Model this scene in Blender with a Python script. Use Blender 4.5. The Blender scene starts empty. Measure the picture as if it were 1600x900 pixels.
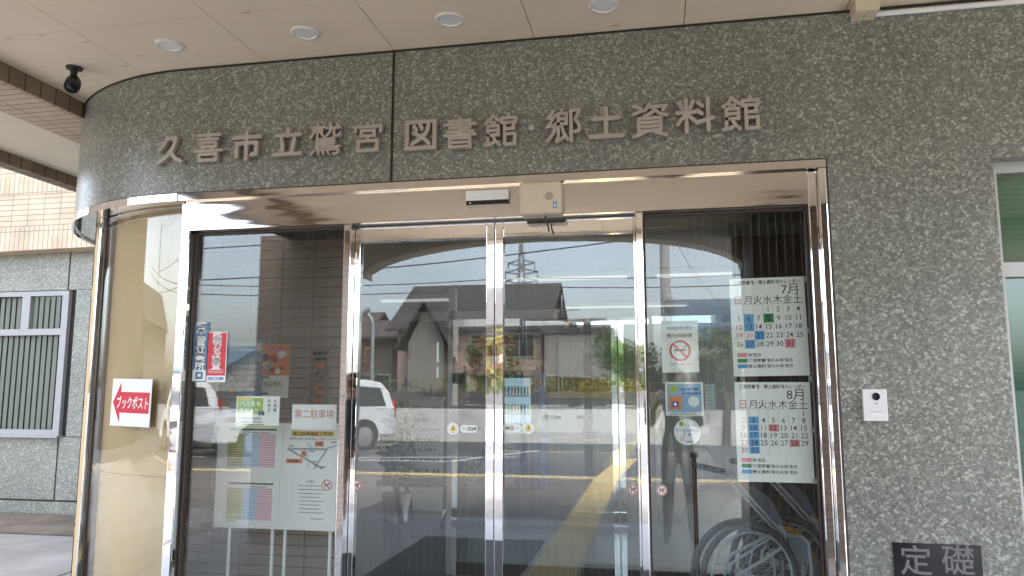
import bpy, math, random
from mathutils import Vector, Matrix
R = math.radians
S = bpy.context.scene
COL = S.collection
random.seed(7)

# ------------------------------------------------------------------ camera, sky, sun, exposure
CF, CP, CY, CD, CH = 1180.0, R(7.45), R(10.95), 3.6, 1.55
cam = bpy.data.cameras.new('camera'); cam.sensor_width = 36; cam.lens = 36*CF/1600
cam.clip_start = 0.02; cam.clip_end = 2000
co = bpy.data.objects.new('camera', cam); COL.objects.link(co)
co.location = (0, -CD, CH); co.rotation_euler = (R(90)+CP, 0, CY)
S.camera = co

SUN_EL, SUN_ROT = R(58), R(35)
W = bpy.data.worlds.new('World'); S.world = W; W.use_nodes = True
wn = W.node_tree.nodes; wl = W.node_tree.links
bg = wn['Background']; bg.inputs['Strength'].default_value = 0.15
sky = wn.new('ShaderNodeTexSky'); sky.sky_type = 'NISHITA'; sky.sun_disc = False
sky.sun_elevation = SUN_EL; sky.sun_rotation = SUN_ROT; sky.dust_density = 4.0; sky.air_density = 1.0; sky.ozone_density = 1.5
hs = wn.new('ShaderNodeHueSaturation'); hs.inputs['Saturation'].default_value = 0.52
wl.new(sky.outputs[0], hs.inputs['Color'])
# overcast veil: soft cloud structure multiplied over the sky
tcw = wn.new('ShaderNodeTexCoord'); nz = wn.new('ShaderNodeTexNoise'); nz.inputs['Scale'].default_value = 2.2; nz.inputs['Detail'].default_value = 5
mp = wn.new('ShaderNodeMapRange'); mp.inputs[1].default_value = .3; mp.inputs[2].default_value = .7; mp.inputs[3].default_value = .82; mp.inputs[4].default_value = 1.18
mx = wn.new('ShaderNodeMix'); mx.data_type = 'RGBA'; mx.blend_type = 'MULTIPLY'; mx.inputs[0].default_value = 1
wl.new(tcw.outputs['Generated'], nz.inputs['Vector']); wl.new(nz.outputs['Fac'], mp.inputs[0])
wl.new(hs.outputs[0], mx.inputs[6]); wl.new(mp.outputs[0], mx.inputs[7]); wl.new(mx.outputs[2], bg.inputs['Color'])

sl = bpy.data.lights.new('sun', 'SUN'); sl.energy = 0.5; sl.angle = R(30); sl.color = (1, .97, .92)
so = bpy.data.objects.new('sun', sl); COL.objects.link(so)
sd = Vector((math.sin(SUN_ROT)*math.cos(SUN_EL), math.cos(SUN_ROT)*math.cos(SUN_EL), math.sin(SUN_EL)))
so.rotation_euler = sd.to_track_quat('Z', 'Y').to_euler(); so.location = sd*60
S.view_settings.view_transform = 'Standard'; S.view_settings.look = 'None'; S.view_settings.gamma = 1
S.view_settings.use_curve_mapping = False
S.view_settings.exposure = 3.3
S.render.engine = 'CYCLES'
S.cycles.use_denoising = True
S.cycles.max_bounces = 12; S.cycles.transparent_max_bounces = 16; S.cycles.glossy_bounces = 6
S.cycles.caustics_reflective = False; S.cycles.caustics_refractive = False

# ------------------------------------------------------------------ measuring helpers
_f = Vector((-math.sin(CY)*math.cos(CP), math.cos(CY)*math.cos(CP), math.sin(CP)))
_r = Vector((math.cos(CY), math.sin(CY), 0))
_u = Vector((math.sin(CY)*math.sin(CP), -math.cos(CY)*math.sin(CP), math.cos(CP)))
def ray(px, py): return _f + _r*((px-800)/CF) + _u*((450-py)/CF)
def at(px, py, Y=0.0):            # point on the plane y = Y that the photo shows at px, py
    d = ray(px, py); t = (Y+CD)/d.y
    return Vector((d.x*t, Y, CH+d.z*t))
def mir(px, py, Y):               # point on the real plane y = Y (in front of the doors) seen in the glass
    d = ray(px, py); t = (CD-Y+.2)/d.y
    return Vector((d.x*t, Y, CH+d.z*t))

# ------------------------------------------------------------------ object helpers
def tag(o, label=None, cat=None, group=None, kind=None):
    if label: o['label'] = label
    if cat: o['category'] = cat
    if group: o['group'] = group
    if kind: o['kind'] = kind
    return o
def thing(name, label, cat, loc=(0,0,0), rz=0, group=None):
    o = bpy.data.objects.new(name, None); COL.objects.link(o); o.empty_display_size = .1
    o.location = loc; o.rotation_euler = (0, 0, rz)
    return tag(o, label, cat, group)

_gl = {}
def glyphs(body, off=0.0):
    k = (body, off)
    if k not in _gl:
        c = bpy.data.curves.new('tmp', 'FONT'); c.body = body; c.size = 1; c.resolution_u = 2; c.offset = off
        c.align_x = 'LEFT'; c.fill_mode = 'FRONT'
        o = bpy.data.objects.new('tmp', c); COL.objects.link(o)
        dg = bpy.context.evaluated_depsgraph_get()
        m = bpy.data.meshes.new_from_object(o.evaluated_get(dg))
        v = [(q.co.x, q.co.y) for q in m.vertices]; f = [tuple(p.vertices) for p in m.polygons]
        bpy.data.objects.remove(o); bpy.data.curves.remove(c); bpy.data.meshes.remove(m)
        xs = [a for a, b in v] or [0]; ys = [b for a, b in v] or [0]
        _gl[k] = (v, f, (min(xs), max(xs), min(ys), max(ys)))
    return _gl[k]

class MB:
    def __init__(s): s.v = []; s.f = []; s.m = []; s.s = []
    def add(s, vs, fs, mi=0, sm=False):
        b = len(s.v); s.v += [tuple(p) for p in vs]
        for f in fs: s.f.append(tuple(b+i for i in f)); s.m.append(mi); s.s.append(sm)
        return s
    def box(s, x0, x1, y0, y1, z0, z1, mi=0):
        if x0 > x1: x0, x1 = x1, x0
        if y0 > y1: y0, y1 = y1, y0
        if z0 > z1: z0, z1 = z1, z0
        vs = [(x, y, z) for x in (x0, x1) for y in (y0, y1) for z in (z0, z1)]
        return s.add(vs, [(0,1,3,2),(4,6,7,5),(0,4,5,1),(2,3,7,6),(0,2,6,4),(1,5,7,3)], mi)
    def obox(s, c, ax, ay, az, mi=0):      # oriented box: centre and three half-axis vectors
        c = Vector(c); ax = Vector(ax); ay = Vector(ay); az = Vector(az)
        vs = [c+ax*i+ay*j+az*k for i in (-1,1) for j in (-1,1) for k in (-1,1)]
        return s.add(vs, [(0,1,3,2),(4,6,7,5),(0,4,5,1),(2,3,7,6),(0,2,6,4),(1,5,7,3)], mi)
    def bar(s, a, b, w, h, mi=0, up=(0,0,1)):
        a = Vector(a); b = Vector(b); d = (b-a); L = d.length; d.normalize()
        x = d.cross(Vector(up)); x = x.normalized() if x.length > 1e-4 else Vector((1,0,0)); y = x.cross(d)
        return s.obox((a+b)/2, d*L/2, x*w/2, y*h/2, mi)
    def prism(s, pts, d, mi=0):            # 3D polygon swept by vector d
        d = Vector(d); n = len(pts); vs = [Vector(p) for p in pts]; vs += [p+d for p in vs]
        return s.add(vs, [tuple(range(n))[::-1], tuple(range(n, 2*n))] + [(i, (i+1) % n, n+(i+1) % n, n+i) for i in range(n)], mi)
    def tube(s, path, r, n=10, mi=0, cap=True):
        P = [Vector(p) for p in path]; rs = r if isinstance(r, (list, tuple)) else [r]*len(P)
        vs = []; prev = None
        for i, p in enumerate(P):
            t = (P[min(i+1, len(P)-1)]-P[max(i-1, 0)]).normalized()
            if prev is None:
                a = Vector((0,0,1)) if abs(t.z) < .9 else Vector((1,0,0))
                x = t.cross(a).normalized()
            else:
                x = (prev - t*prev.dot(t)).normalized()
            prev = x; y = t.cross(x)
            for k in range(n):
                q = 2*math.pi*k/n; vs.append(p+x*math.cos(q)*rs[i]+y*math.sin(q)*rs[i])
        fs = [(i*n+k, i*n+(k+1) % n, (i+1)*n+(k+1) % n, (i+1)*n+k) for i in range(len(P)-1) for k in range(n)]
        s.add(vs, fs, mi, True)
        if cap:
            b = len(s.v)-len(vs)
            s.f.append(tuple(b+k for k in range(n))[::-1]); s.m.append(mi); s.s.append(False)
            s.f.append(tuple(b+(len(P)-1)*n+k for k in range(n))); s.m.append(mi); s.s.append(False)
        return s
    def ring(s, c, ax, R0, r, n=36, k=8, mi=0):   # torus around axis ax
        ax = Vector(ax).normalized(); a = Vector((0,0,1)) if abs(ax.z) < .9 else Vector((1,0,0))
        x = ax.cross(a).normalized(); y = ax.cross(x); c = Vector(c); vs = []
        for i in range(n):
            q = 2*math.pi*i/n; d = x*math.cos(q)+y*math.sin(q)
            for j in range(k):
                w = 2*math.pi*j/k; vs.append(c+d*(R0+r*math.cos(w))+ax*r*math.sin(w))
        return s.add(vs, [(i*k+j, ((i+1) % n)*k+j, ((i+1) % n)*k+(j+1) % k, i*k+(j+1) % k) for i in range(n) for j in range(k)], mi, True)
    def lathe(s, prof, c=(0,0,0), ax=(0,0,1), n=28, mi=0):  # profile of (radius, along axis)
        ax = Vector(ax).normalized(); a = Vector((0,0,1)) if abs(ax.z) < .9 else Vector((1,0,0))
        x = ax.cross(a).normalized(); y = ax.cross(x); c = Vector(c); vs = []
        for (r, h) in prof:
            for k in range(n):
                q = 2*math.pi*k/n; vs.append(c+ax*h+(x*math.cos(q)+y*math.sin(q))*max(r, 1e-4))
        return s.add(vs, [(i*n+k, i*n+(k+1) % n, (i+1)*n+(k+1) % n, (i+1)*n+k) for i in range(len(prof)-1) for k in range(n)], mi, True)
    def arc(s, C, r0, r1, a0, a1, z0, z1, n=24, mi=0):      # closed curved slab about C; angle 0 = towards -y, grows to -x
        vs = []
        for i in range(n+1):
            a = a0+(a1-a0)*i/n; d = Vector((-math.sin(a), -math.cos(a)))
            for r in (r0, r1):
                for z in (z0, z1): vs.append((C[0]+d.x*r, C[1]+d.y*r, z))
        fs = []
        for i in range(n):
            b = i*4; c = b+4
            fs += [(b+2, b+3, c+3, c+2), (b+1, b, c, c+1), (b+3, b+1, c+1, c+3), (b, b+2, c+2, c)]
        s.add(vs, fs, mi, False)
        for q in range(n): s.s[-4*n+4*q] = s.s[-4*n+4*q+1] = True      # the curved faces smooth, the rims sharp
        b0 = len(s.v)-len(vs); e = b0+n*4
        for q in ((b0, b0+1, b0+3, b0+2), (e, e+2, e+3, e+1)): s.f.append(q); s.m.append(mi); s.s.append(False)
        return s
    def disc(s, c, r, nrm, n=28, mi=0, th=.001):
        return s.lathe([(0, th), (r, th), (r, 0)], c, nrm, n, mi)
    def build(s, name, mats, parent=None, smooth=None, bevel=0, seg=2):
        me = bpy.data.meshes.new(name); me.from_pydata(s.v, [], s.f)
        mats = mats if isinstance(mats, (list, tuple)) else [mats]
        for m in mats: me.materials.append(m)
        me.polygons.foreach_set('material_index', s.m)
        me.polygons.foreach_set('use_smooth', [True]*len(s.f) if smooth else s.s)
        me.update()
        import bmesh
        bm = bmesh.new(); bm.from_mesh(me); bmesh.ops.recalc_face_normals(bm, faces=bm.faces)
        for e in bm.edges: e.smooth = not (len(e.link_faces) == 2 and e.calc_face_angle(0) > .9)
        bm.to_mesh(me); bm.free()
        o = bpy.data.objects.new(name, me); COL.objects.link(o)
        if parent: o.parent = parent
        if bevel:
            b = o.modifiers.new('bevel', 'BEVEL'); b.width = bevel; b.segments = seg; b.limit_method = 'ANGLE'; b.angle_limit = R(40)
        return o

def copy_tree(o, parent=None):
    c = o.copy(); COL.objects.link(c)
    if parent: c.parent = parent
    for ch in list(o.children): copy_tree(ch, c)
    return c

# ------------------------------------------------------------------ materials
M = {}
def mat(name, col, rough=.6, metal=0., spec=None, var=0., vs=6., bump=0., bs=60., emit=None, es=0.):
    m = bpy.data.materials.new(name); m.use_nodes = True; n = m.node_tree.nodes; l = m.node_tree.links
    b = n['Principled BSDF']; b.inputs['Base Color'].default_value = (*col, 1); b.inputs['Roughness'].default_value = rough
    b.inputs['Metallic'].default_value = metal
    if spec is not None: b.inputs['Specular IOR Level'].default_value = spec
    if var:
        tc = n.new('ShaderNodeTexCoord'); t = n.new('ShaderNodeTexNoise'); t.inputs['Scale'].default_value = vs; t.inputs['Detail'].default_value = 6
        r = n.new('ShaderNodeMapRange'); r.inputs[1].default_value = .3; r.inputs[2].default_value = .7; r.inputs[3].default_value = 1-var; r.inputs[4].default_value = 1+var
        x = n.new('ShaderNodeMix'); x.data_type = 'RGBA'; x.blend_type = 'MULTIPLY'; x.inputs[0].default_value = 1; x.inputs[6].default_value = (*col, 1)
        l.new(tc.outputs['Object'], t.inputs['Vector']); l.new(t.outputs['Fac'], r.inputs[0]); l.new(r.outputs[0], x.inputs[7]); l.new(x.outputs[2], b.inputs['Base Color'])
    if bump:
        tc = n.new('ShaderNodeTexCoord'); t = n.new('ShaderNodeTexNoise'); t.inputs['Scale'].default_value = bs; t.inputs['Detail'].default_value = 4
        p = n.new('ShaderNodeBump'); p.inputs['Strength'].default_value = bump; p.inputs['Distance'].default_value = .01
        l.new(tc.outputs['Object'], t.inputs['Vector']); l.new(t.outputs['Fac'], p.inputs['Height']); l.new(p.outputs[0], b.inputs['Normal'])
    if emit: b.inputs['Emission Color'].default_value = (*emit, 1); b.inputs['Emission Strength'].default_value = es
    M[name] = m
    return m
def ramp(n, stops, interp='LINEAR'):
    r = n.new('ShaderNodeValToRGB'); r.color_ramp.interpolation = interp
    e = r.color_ramp.elements
    while len(e) < len(stops): e.new(.5)
    for q, (p, c) in zip(e, stops): q.position = p; q.color = (*c, 1)
    return r

def granite(name, tint=(1,1,1), k=1.0):
    m = bpy.data.materials.new(name); m.use_nodes = True; n = m.node_tree.nodes; l = m.node_tree.links; b = n['Principled BSDF']
    tc = n.new('ShaderNodeTexCoord')
    def c(v): return tuple(k*a*t for a, t in zip(v, tint))
    warp = n.new('ShaderNodeTexNoise'); warp.inputs['Scale'].default_value = 95; warp.inputs['Detail'].default_value = 2
    wm = n.new('ShaderNodeMix'); wm.data_type = 'VECTOR'; wm.inputs[0].default_value = .013
    l.new(tc.outputs['Object'], warp.inputs['Vector']); l.new(tc.outputs['Object'], wm.inputs[4]); l.new(warp.outputs['Color'], wm.inputs[5])
    v = n.new('ShaderNodeTexVoronoi'); v.inputs['Scale'].default_value = 98; l.new(wm.outputs[1], v.inputs['Vector'])
    v2 = n.new('ShaderNodeTexVoronoi'); v2.inputs['Scale'].default_value = 215; l.new(wm.outputs[1], v2.inputs['Vector'])
    s = n.new('ShaderNodeSeparateColor'); l.new(v.outputs['Color'], s.inputs[0])
    s2 = n.new('ShaderNodeSeparateColor'); l.new(v2.outputs['Color'], s2.inputs[0])
    r1 = ramp(n, [(0, c((.095,.097,.085))), (.35, c((.145,.149,.130))), (.62, c((.20,.205,.178))), (.80, c((.27,.27,.235))), (.91, c((.41,.40,.36))), (1, c((.56,.55,.50)))])
    r2 = ramp(n, [(0, c((.07,.07,.062))), (.25, c((.15,.155,.135))), (.7, c((.2,.21,.185))), (1, c((.36,.355,.31)))])
    l.new(s.outputs[0], r1.inputs[0]); l.new(s2.outputs[1], r2.inputs[0])
    mx = n.new('ShaderNodeMix'); mx.data_type = 'RGBA'; mx.inputs[0].default_value = .42
    l.new(r1.outputs[0], mx.inputs[6]); l.new(r2.outputs[0], mx.inputs[7])
    t = n.new('ShaderNodeTexNoise'); t.inputs['Scale'].default_value = 1.6; t.inputs['Detail'].default_value = 5; l.new(tc.outputs['Object'], t.inputs['Vector'])
    mr = n.new('ShaderNodeMapRange'); mr.inputs[1].default_value = .3; mr.inputs[2].default_value = .7; mr.inputs[3].default_value = .88; mr.inputs[4].default_value = 1.1
    l.new(t.outputs['Fac'], mr.inputs[0])
    m2 = n.new('ShaderNodeMix'); m2.data_type = 'RGBA'; m2.blend_type = 'MULTIPLY'; m2.inputs[0].default_value = 1
    l.new(mx.outputs[2], m2.inputs[6]); l.new(mr.outputs[0], m2.inputs[7]); l.new(m2.outputs[2], b.inputs['Base Color'])
    b.inputs['Roughness'].default_value = .30
    bp = n.new('ShaderNodeBump'); bp.inputs['Strength'].default_value = .12; bp.inputs['Distance'].default_value = .002
    l.new(v.outputs['Distance'], bp.inputs['Height']); l.new(bp.outputs[0], b.inputs['Normal'])
    M[name] = m; return m

def brick(name, c1, c2, mortar, bw=.237, bh=.07, ax='XZ', offset=0.0, ms=.006, rough=.6):
    m = bpy.data.materials.new(name); m.use_nodes = True; n = m.node_tree.nodes; l = m.node_tree.links; b = n['Principled BSDF']
    tc = n.new('ShaderNodeTexCoord'); sp = n.new('ShaderNodeSeparateXYZ'); cb = n.new('ShaderNodeCombineXYZ')
    l.new(tc.outputs['Object'], sp.inputs[0]); l.new(sp.outputs[ax[0]], cb.inputs[0]); l.new(sp.outputs[ax[1]], cb.inputs[1])
    t = n.new('ShaderNodeTexBrick'); t.offset = offset; t.inputs['Scale'].default_value = 1
    t.inputs['Brick Width'].default_value = bw; t.inputs['Row Height'].default_value = bh; t.inputs['Mortar Size'].default_value = ms; t.inputs['Mortar Smooth'].default_value = .2
    t.inputs['Color1'].default_value = (*c1, 1); t.inputs['Color2'].default_value = (*c2, 1); t.inputs['Mortar'].default_value = (*mortar, 1)
    l.new(cb.outputs[0], t.inputs['Vector'])
    nz = n.new('ShaderNodeTexNoise'); nz.inputs['Scale'].default_value = 3; nz.inputs['Detail'].default_value = 7; l.new(tc.outputs['Object'], nz.inputs['Vector'])
    mr = n.new('ShaderNodeMapRange'); mr.inputs[1].default_value = .3; mr.inputs[2].default_value = .7; mr.inputs[3].default_value = .85; mr.inputs[4].default_value = 1.12
    l.new(nz.outputs['Fac'], mr.inputs[0])
    x = n.new('ShaderNodeMix'); x.data_type = 'RGBA'; x.blend_type = 'MULTIPLY'; x.inputs[0].default_value = 1
    l.new(t.outputs['Color'], x.inputs[6]); l.new(mr.outputs[0], x.inputs[7]); l.new(x.outputs[2], b.inputs['Base Color'])
    b.inputs['Roughness'].default_value = rough
    bp = n.new('ShaderNodeBump'); bp.inputs['Strength'].default_value = .5; bp.inputs['Distance'].default_value = .004; bp.invert = True
    l.new(t.outputs['Fac'], bp.inputs['Height']); l.new(bp.outputs[0], b.inputs['Normal'])
    M[name] = m; return m

def glass(name, tint, f0, wires=False, wave=0.0):
    m = bpy.data.materials.new(name); m.use_nodes = True; n = m.node_tree.nodes; l = m.node_tree.links
    n.remove(n['Principled BSDF']); out = n['Material Output']
    tr = n.new('ShaderNodeBsdfTransparent'); tr.inputs[0].default_value = (*tint, 1)
    gl = n.new('ShaderNodeBsdfGlossy'); gl.inputs['Roughness'].default_value = 0.0; gl.inputs[0].default_value = (.97,.99,1,1)
    lw = n.new('ShaderNodeLayerWeight'); lw.inputs[0].default_value = .5
    pw = n.new('ShaderNodeMath'); pw.operation = 'POWER'; pw.inputs[1].default_value = 5
    ma = n.new('ShaderNodeMath'); ma.operation = 'MULTIPLY_ADD'; ma.inputs[1].default_value = 1-f0; ma.inputs[2].default_value = f0
    l.new(lw.outputs['Facing'], pw.inputs[0]); l.new(pw.outputs[0], ma.inputs[0])
    mx = n.new('ShaderNodeMixShader'); l.new(ma.outputs[0], mx.inputs[0]); l.new(tr.outputs[0], mx.inputs[1]); l.new(gl.outputs[0], mx.inputs[2])
    res = mx
    tc = n.new('ShaderNodeTexCoord')
    if wave:
        t = n.new('ShaderNodeTexNoise'); t.inputs['Scale'].default_value = 1.7; t.inputs['Detail'].default_value = 1
        bp = n.new('ShaderNodeBump'); bp.inputs['Strength'].default_value = wave; bp.inputs['Distance'].default_value = .004
        l.new(tc.outputs['Object'], t.inputs['Vector']); l.new(t.outputs['Fac'], bp.inputs['Height']); l.new(bp.outputs[0], gl.inputs['Normal'])
    if wires:   # the wires cast into the pane
        sp = n.new('ShaderNodeSeparateXYZ'); l.new(tc.outputs['Object'], sp.inputs[0])
        a = n.new('ShaderNodeMath'); a.operation = 'DIVIDE'; a.inputs[1].default_value = .0375; l.new(sp.outputs[0], a.inputs[0])
        fr = n.new('ShaderNodeMath'); fr.operation = 'FRACT'; l.new(a.outputs[0], fr.inputs[0])
        lt = n.new('ShaderNodeMath'); lt.operation = 'LESS_THAN'; lt.inputs[1].default_value = wires; l.new(fr.outputs[0], lt.inputs[0])
        df = n.new('ShaderNodeBsdfDiffuse'); df.inputs[0].default_value = (.45,.45,.44,1)
        m2 = n.new('ShaderNodeMixShader'); l.new(lt.outputs[0], m2.inputs[0]); l.new(mx.outputs[0], m2.inputs[1]); l.new(df.outputs[0], m2.inputs[2]); res = m2
    l.new(res.outputs[0], out.inputs['Surface'])
    M[name] = m; return m

def steel(name, col=(.80,.78,.75), rough=.06, wave=.12):
    m = mat(name, col, rough, 1.0)
    n = m.node_tree.nodes; l = m.node_tree.links; tc = n.new('ShaderNodeTexCoord')
    mpn = n.new('ShaderNodeMapping'); mpn.inputs['Scale'].default_value = (1.5, 1.5, 9); l.new(tc.outputs['Object'], mpn.inputs[0])
    t = n.new('ShaderNodeTexNoise'); t.inputs['Scale'].default_value = 1.0; t.inputs['Detail'].default_value = 2; l.new(mpn.outputs[0], t.inputs['Vector'])
    bp = n.new('ShaderNodeBump'); bp.inputs['Strength'].default_value = wave; bp.inputs['Distance'].default_value = .01
    l.new(t.outputs['Fac'], bp.inputs['Height']); l.new(bp.outputs[0], n['Principled BSDF'].inputs['Normal'])
    return m

granite('granite', (.985,1.0,.985), 1.12)
granite('granite_pale', (1.04,1.05,1.03), 1.25)
brick('brick_wing', (.56,.43,.29), (.62,.49,.35), (.28,.24,.19))
brick('brick_wing_soldier', (.56,.43,.29), (.62,.49,.35), (.28,.24,.19), bw=.07, bh=.5)
brick('brick_beam', (.42,.33,.26), (.47,.38,.30), (.20,.16,.13), ax='YZ')
brick('brick_beam_soldier', (.20,.15,.11), (.25,.19,.14), (.08,.065,.05), bw=.11, bh=.5, ax='YZ')
brick('brick_under', (.52,.41,.31), (.58,.46,.36), (.26,.21,.17), bw=.235, bh=.068, ax='XY')
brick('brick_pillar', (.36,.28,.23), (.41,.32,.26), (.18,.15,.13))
brick('brick_pillar_side', (.36,.28,.23), (.41,.32,.26), (.18,.15,.13), ax='YZ')
brick('brick_int', (.36,.30,.26), (.40,.335,.29), (.22,.19,.17))
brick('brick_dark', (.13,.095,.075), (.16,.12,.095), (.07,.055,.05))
mat('dark_gap', (.03,.025,.02), .8)
# soffit: cream painted board with faint damp stains
m = mat('soffit', (.82,.72,.57), .7, var=.05, vs=1.2)
n = m.node_tree.nodes; l = m.node_tree.links; tc = n.new('ShaderNodeTexCoord')
mpn = n.new('ShaderNodeMapping'); mpn.inputs['Scale'].default_value = (6, 13, 6); l.new(tc.outputs['Object'], mpn.inputs[0])
v = n.new('ShaderNodeTexVoronoi'); v.inputs['Scale'].default_value = 1; l.new(mpn.outputs[0], v.inputs['Vector'])
r = ramp(n, [(0, (.72,.68,.62)), (.13, (.86,.83,.79)), (.2, (1,1,1))]); l.new(v.outputs['Distance'], r.inputs[0])
sc_ = n.new('ShaderNodeSeparateColor'); l.new(v.outputs['Color'], sc_.inputs[0])
th = n.new('ShaderNodeMath'); th.operation = 'GREATER_THAN'; th.inputs[1].default_value = .72; l.new(sc_.outputs[0], th.inputs[0])
x = n.new('ShaderNodeMix'); x.data_type = 'RGBA'; x.blend_type = 'MULTIPLY'; l.new(th.outputs[0], x.inputs[0])
b = n['Principled BSDF']; src = b.inputs['Base Color'].links[0].from_socket
l.new(src, x.inputs[6]); l.new(r.outputs[0], x.inputs[7]); l.new(x.outputs[2], b.inputs['Base Color'])
mat('plaster', (.72,.66,.56), .8, var=.05, vs=2)
steel('steel', (.80,.79,.78), .035, .10); steel('steel_header', (.66,.63,.60), .07, .22); steel('steel_post', (.82,.82,.82), .03, .05)
mat('bronze_line', (.07,.05,.04), .45, .3)
mat('forecourt', (.25,.235,.22), .75, var=.25, vs=1.6, bump=.2, bs=60)
mat('letter', (.43,.385,.34), .45, .1, var=.08, vs=8)
mat('alu', (.48,.48,.46), .45, .5); mat('alu_white', (.36,.36,.35), .5, .1)
mat('white', (.82,.83,.82), .5); mat('white_gloss', (.8,.8,.8), .2); mat('paper', (.84,.86,.84), .7); mat('cream', (.66,.58,.43), .45)
mat('black', (.012,.012,.013), .4); mat('black_gloss', (.01,.01,.012), .12); mat('ink', (.03,.03,.032), .7); mat('ink_grey', (.22,.22,.22), .7)
mat('red', (.62,.025,.04), .5); mat('redtext', (.62,.16,.17), .6); mat('pink', (.72,.24,.28), .6); mat('green', (.015,.20,.07), .6); mat('blue', (.06,.33,.66), .6)
mat('pale_pink', (.72,.55,.57), .6); mat('olive', (.46,.45,.14), .6); mat('sky_blue', (.36,.52,.72), .6); mat('rose', (.68,.40,.50), .6); mat('darkgreen', (.05,.13,.07), .6)
mat('lime', (.33,.50,.05), .6); mat('orange', (.72,.25,.09), .6); mat('yellow', (.72,.52,.04), .6); mat('navy', (.03,.06,.16), .5); mat('steelblue', (.10,.20,.30), .5)
mat('secblue', (.03,.12,.45), .5); mat('posterblue', (.28,.45,.62), .6); mat('road_grey', (.35,.38,.40), .6); mat('magenta', (.55,.08,.32), .5)
mat('ringred', (.60,.12,.12), .55)
mat('board_beige', (.62,.45,.23), .6, var=.05, vs=2.5)
mat('plaque', (.012,.012,.014), .12); mat('plaque_text', (.16,.16,.165), .7)
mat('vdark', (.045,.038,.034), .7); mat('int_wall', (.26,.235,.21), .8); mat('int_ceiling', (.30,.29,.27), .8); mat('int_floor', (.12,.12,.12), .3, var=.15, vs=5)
mat('int_wood', (.62,.37,.07), .5, var=.12, vs=3); mat('int_tan', (.62,.50,.32), .6); mat('int_green', (.06,.34,.16), .6); mat('int_door', (.5,.25,.10), .5)
mat('tube_light', (1,1,1), .5, emit=(1,.98,.92), es=.03)
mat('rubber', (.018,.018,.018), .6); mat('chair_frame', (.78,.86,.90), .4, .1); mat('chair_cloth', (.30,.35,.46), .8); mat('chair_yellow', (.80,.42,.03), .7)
mat('tyre_grey', (.17,.18,.18), .7)
mat('car_white', (.74,.75,.76), .22); mat('car_glass', (.015,.017,.02), .06); mat('alloy', (.5,.5,.52), .3, .8); mat('lamp_red', (.5,.02,.02), .2); mat('lamp_clear', (.7,.7,.7), .1)
mat('mat_black', (.018,.019,.022), .95, bump=.6, bs=300)
mat('asphalt', (.085,.085,.09), .9, var=.2, vs=1.2, bump=.3, bs=150); mat('line_white', (.62,.62,.6), .7, var=.15, vs=9)
mat('tactile', (.60,.45,.20), .7, var=.15, vs=4); mat('kerb', (.40,.39,.37), .8, var=.1, vs=4); mat('soil', (.15,.12,.09), .95, var=.3, vs=3)
brick('paver', (.19,.165,.145), (.23,.20,.175), (.10,.085,.08), bw=.30, bh=.15, ax='XY', offset=.5, ms=.008, rough=.75)
brick('porch_tile', (.23,.225,.215), (.28,.27,.26), (.13,.12,.115), bw=.4, bh=.4, ax='XY', offset=0, ms=.006, rough=.5)
mat('conc', (.42,.41,.39), .9, var=.12, vs=1.5); mat('block_white', (.66,.64,.60), .85, var=.1, vs=2)
mat('roof_dark', (.05,.045,.042), .7, var=.2, vs=2); mat('roof_blue', (.09,.13,.17), .6, var=.2, vs=2); mat('roof_brown', (.085,.065,.055), .7, var=.2, vs=2)
mat('wall_tan', (.25,.23,.20), .85, var=.06, vs=1); mat('wall_cream', (.62,.58,.50), .85, var=.06, vs=1); mat('wall_white', (.72,.70,.67), .85, var=.05, vs=1); mat('wall_salmon', (.44,.31,.25), .85, var=.05, vs=1); mat('wall_grey', (.24,.22,.20), .85, var=.06, vs=1)
mat('win_dark', (.03,.035,.04), .1); mat('timber', (.10,.08,.065), .9, var=.2, vs=2); mat('galv', (.34,.36,.37), .5, .6)
mat('leaf_a', (.06,.11,.025), .7); mat('leaf_b', (.10,.15,.03), .7); mat('leaf_c', (.16,.17,.03), .7); mat('leaf_red', (.22,.06,.05), .7); mat('bark', (.09,.07,.05), .9)
mat('slat_dark', (.09,.085,.09), .7)
mat('blind_green', (.03,.24,.13), .6); mat('blind_grey', (.27,.26,.23), .7)
mat('jacket', (.022,.022,.026), .8); mat('trousers', (.20,.14,.085), .85); mat('skin', (.50,.31,.22), .55); mat('hair', (.012,.010,.009), .5); mat('shoe', (.03,.03,.03), .5)
mat('cone', (.72,.10,.03), .5)
glass('glass_side', (.93,.95,.94), .055, wires=.007, wave=.03)
glass('glass_door', (.92,.95,.94), .062, wires=.004, wave=.03)
glass('glass_curve', (.93,.94,.92), .07, wave=.10)
glass('glass_inner', (.88,.91,.90), .05)
glass('glass_wing', (.90,.93,.91), .012, wave=.06)
glass('glass_win', (.86,.90,.88), .06, wave=.06)

# ------------------------------------------------------------------ ground
o = MB().box(-220, 220, -300, 60, -.3, -.02).build('ground', M['asphalt']); tag(o, kind='structure')
o = MB().box(-4.9, 6, -5.3, 4.0, -.02, 0).build('porch_floor', M['porch_tile']); tag(o, kind='structure')
o = MB().box(-14, 8, -9.25, -5.32, -.02, -.002).build('pavement', M['paver']); tag(o, kind='structure')
o = MB().box(-14, 8, -9.6, -9.27, -.02, .003).build('kerb', M['tactile']); tag(o, kind='structure')
o = MB().box(-16, -4.93, -5.3, 3.53, -.02, -.001).build('forecourt', M['forecourt']); tag(o, kind='structure')
k = MB(); k.box(-1.12, -.72, -9.25, -.35, 0.002, .006)
k.prism([(-1.12,-9.61,-.016),(-.72,-9.61,-.016),(-.50,-13.2,-.016),(-.90,-13.2,-.016)], (0,0,.004))
for i in range(9):
    for j in range(4):
        k.box(-1.08+j*.1, -1.05+j*.1, -.6-i*.95-.85, -.6-i*.95, .006, .011)
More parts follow.
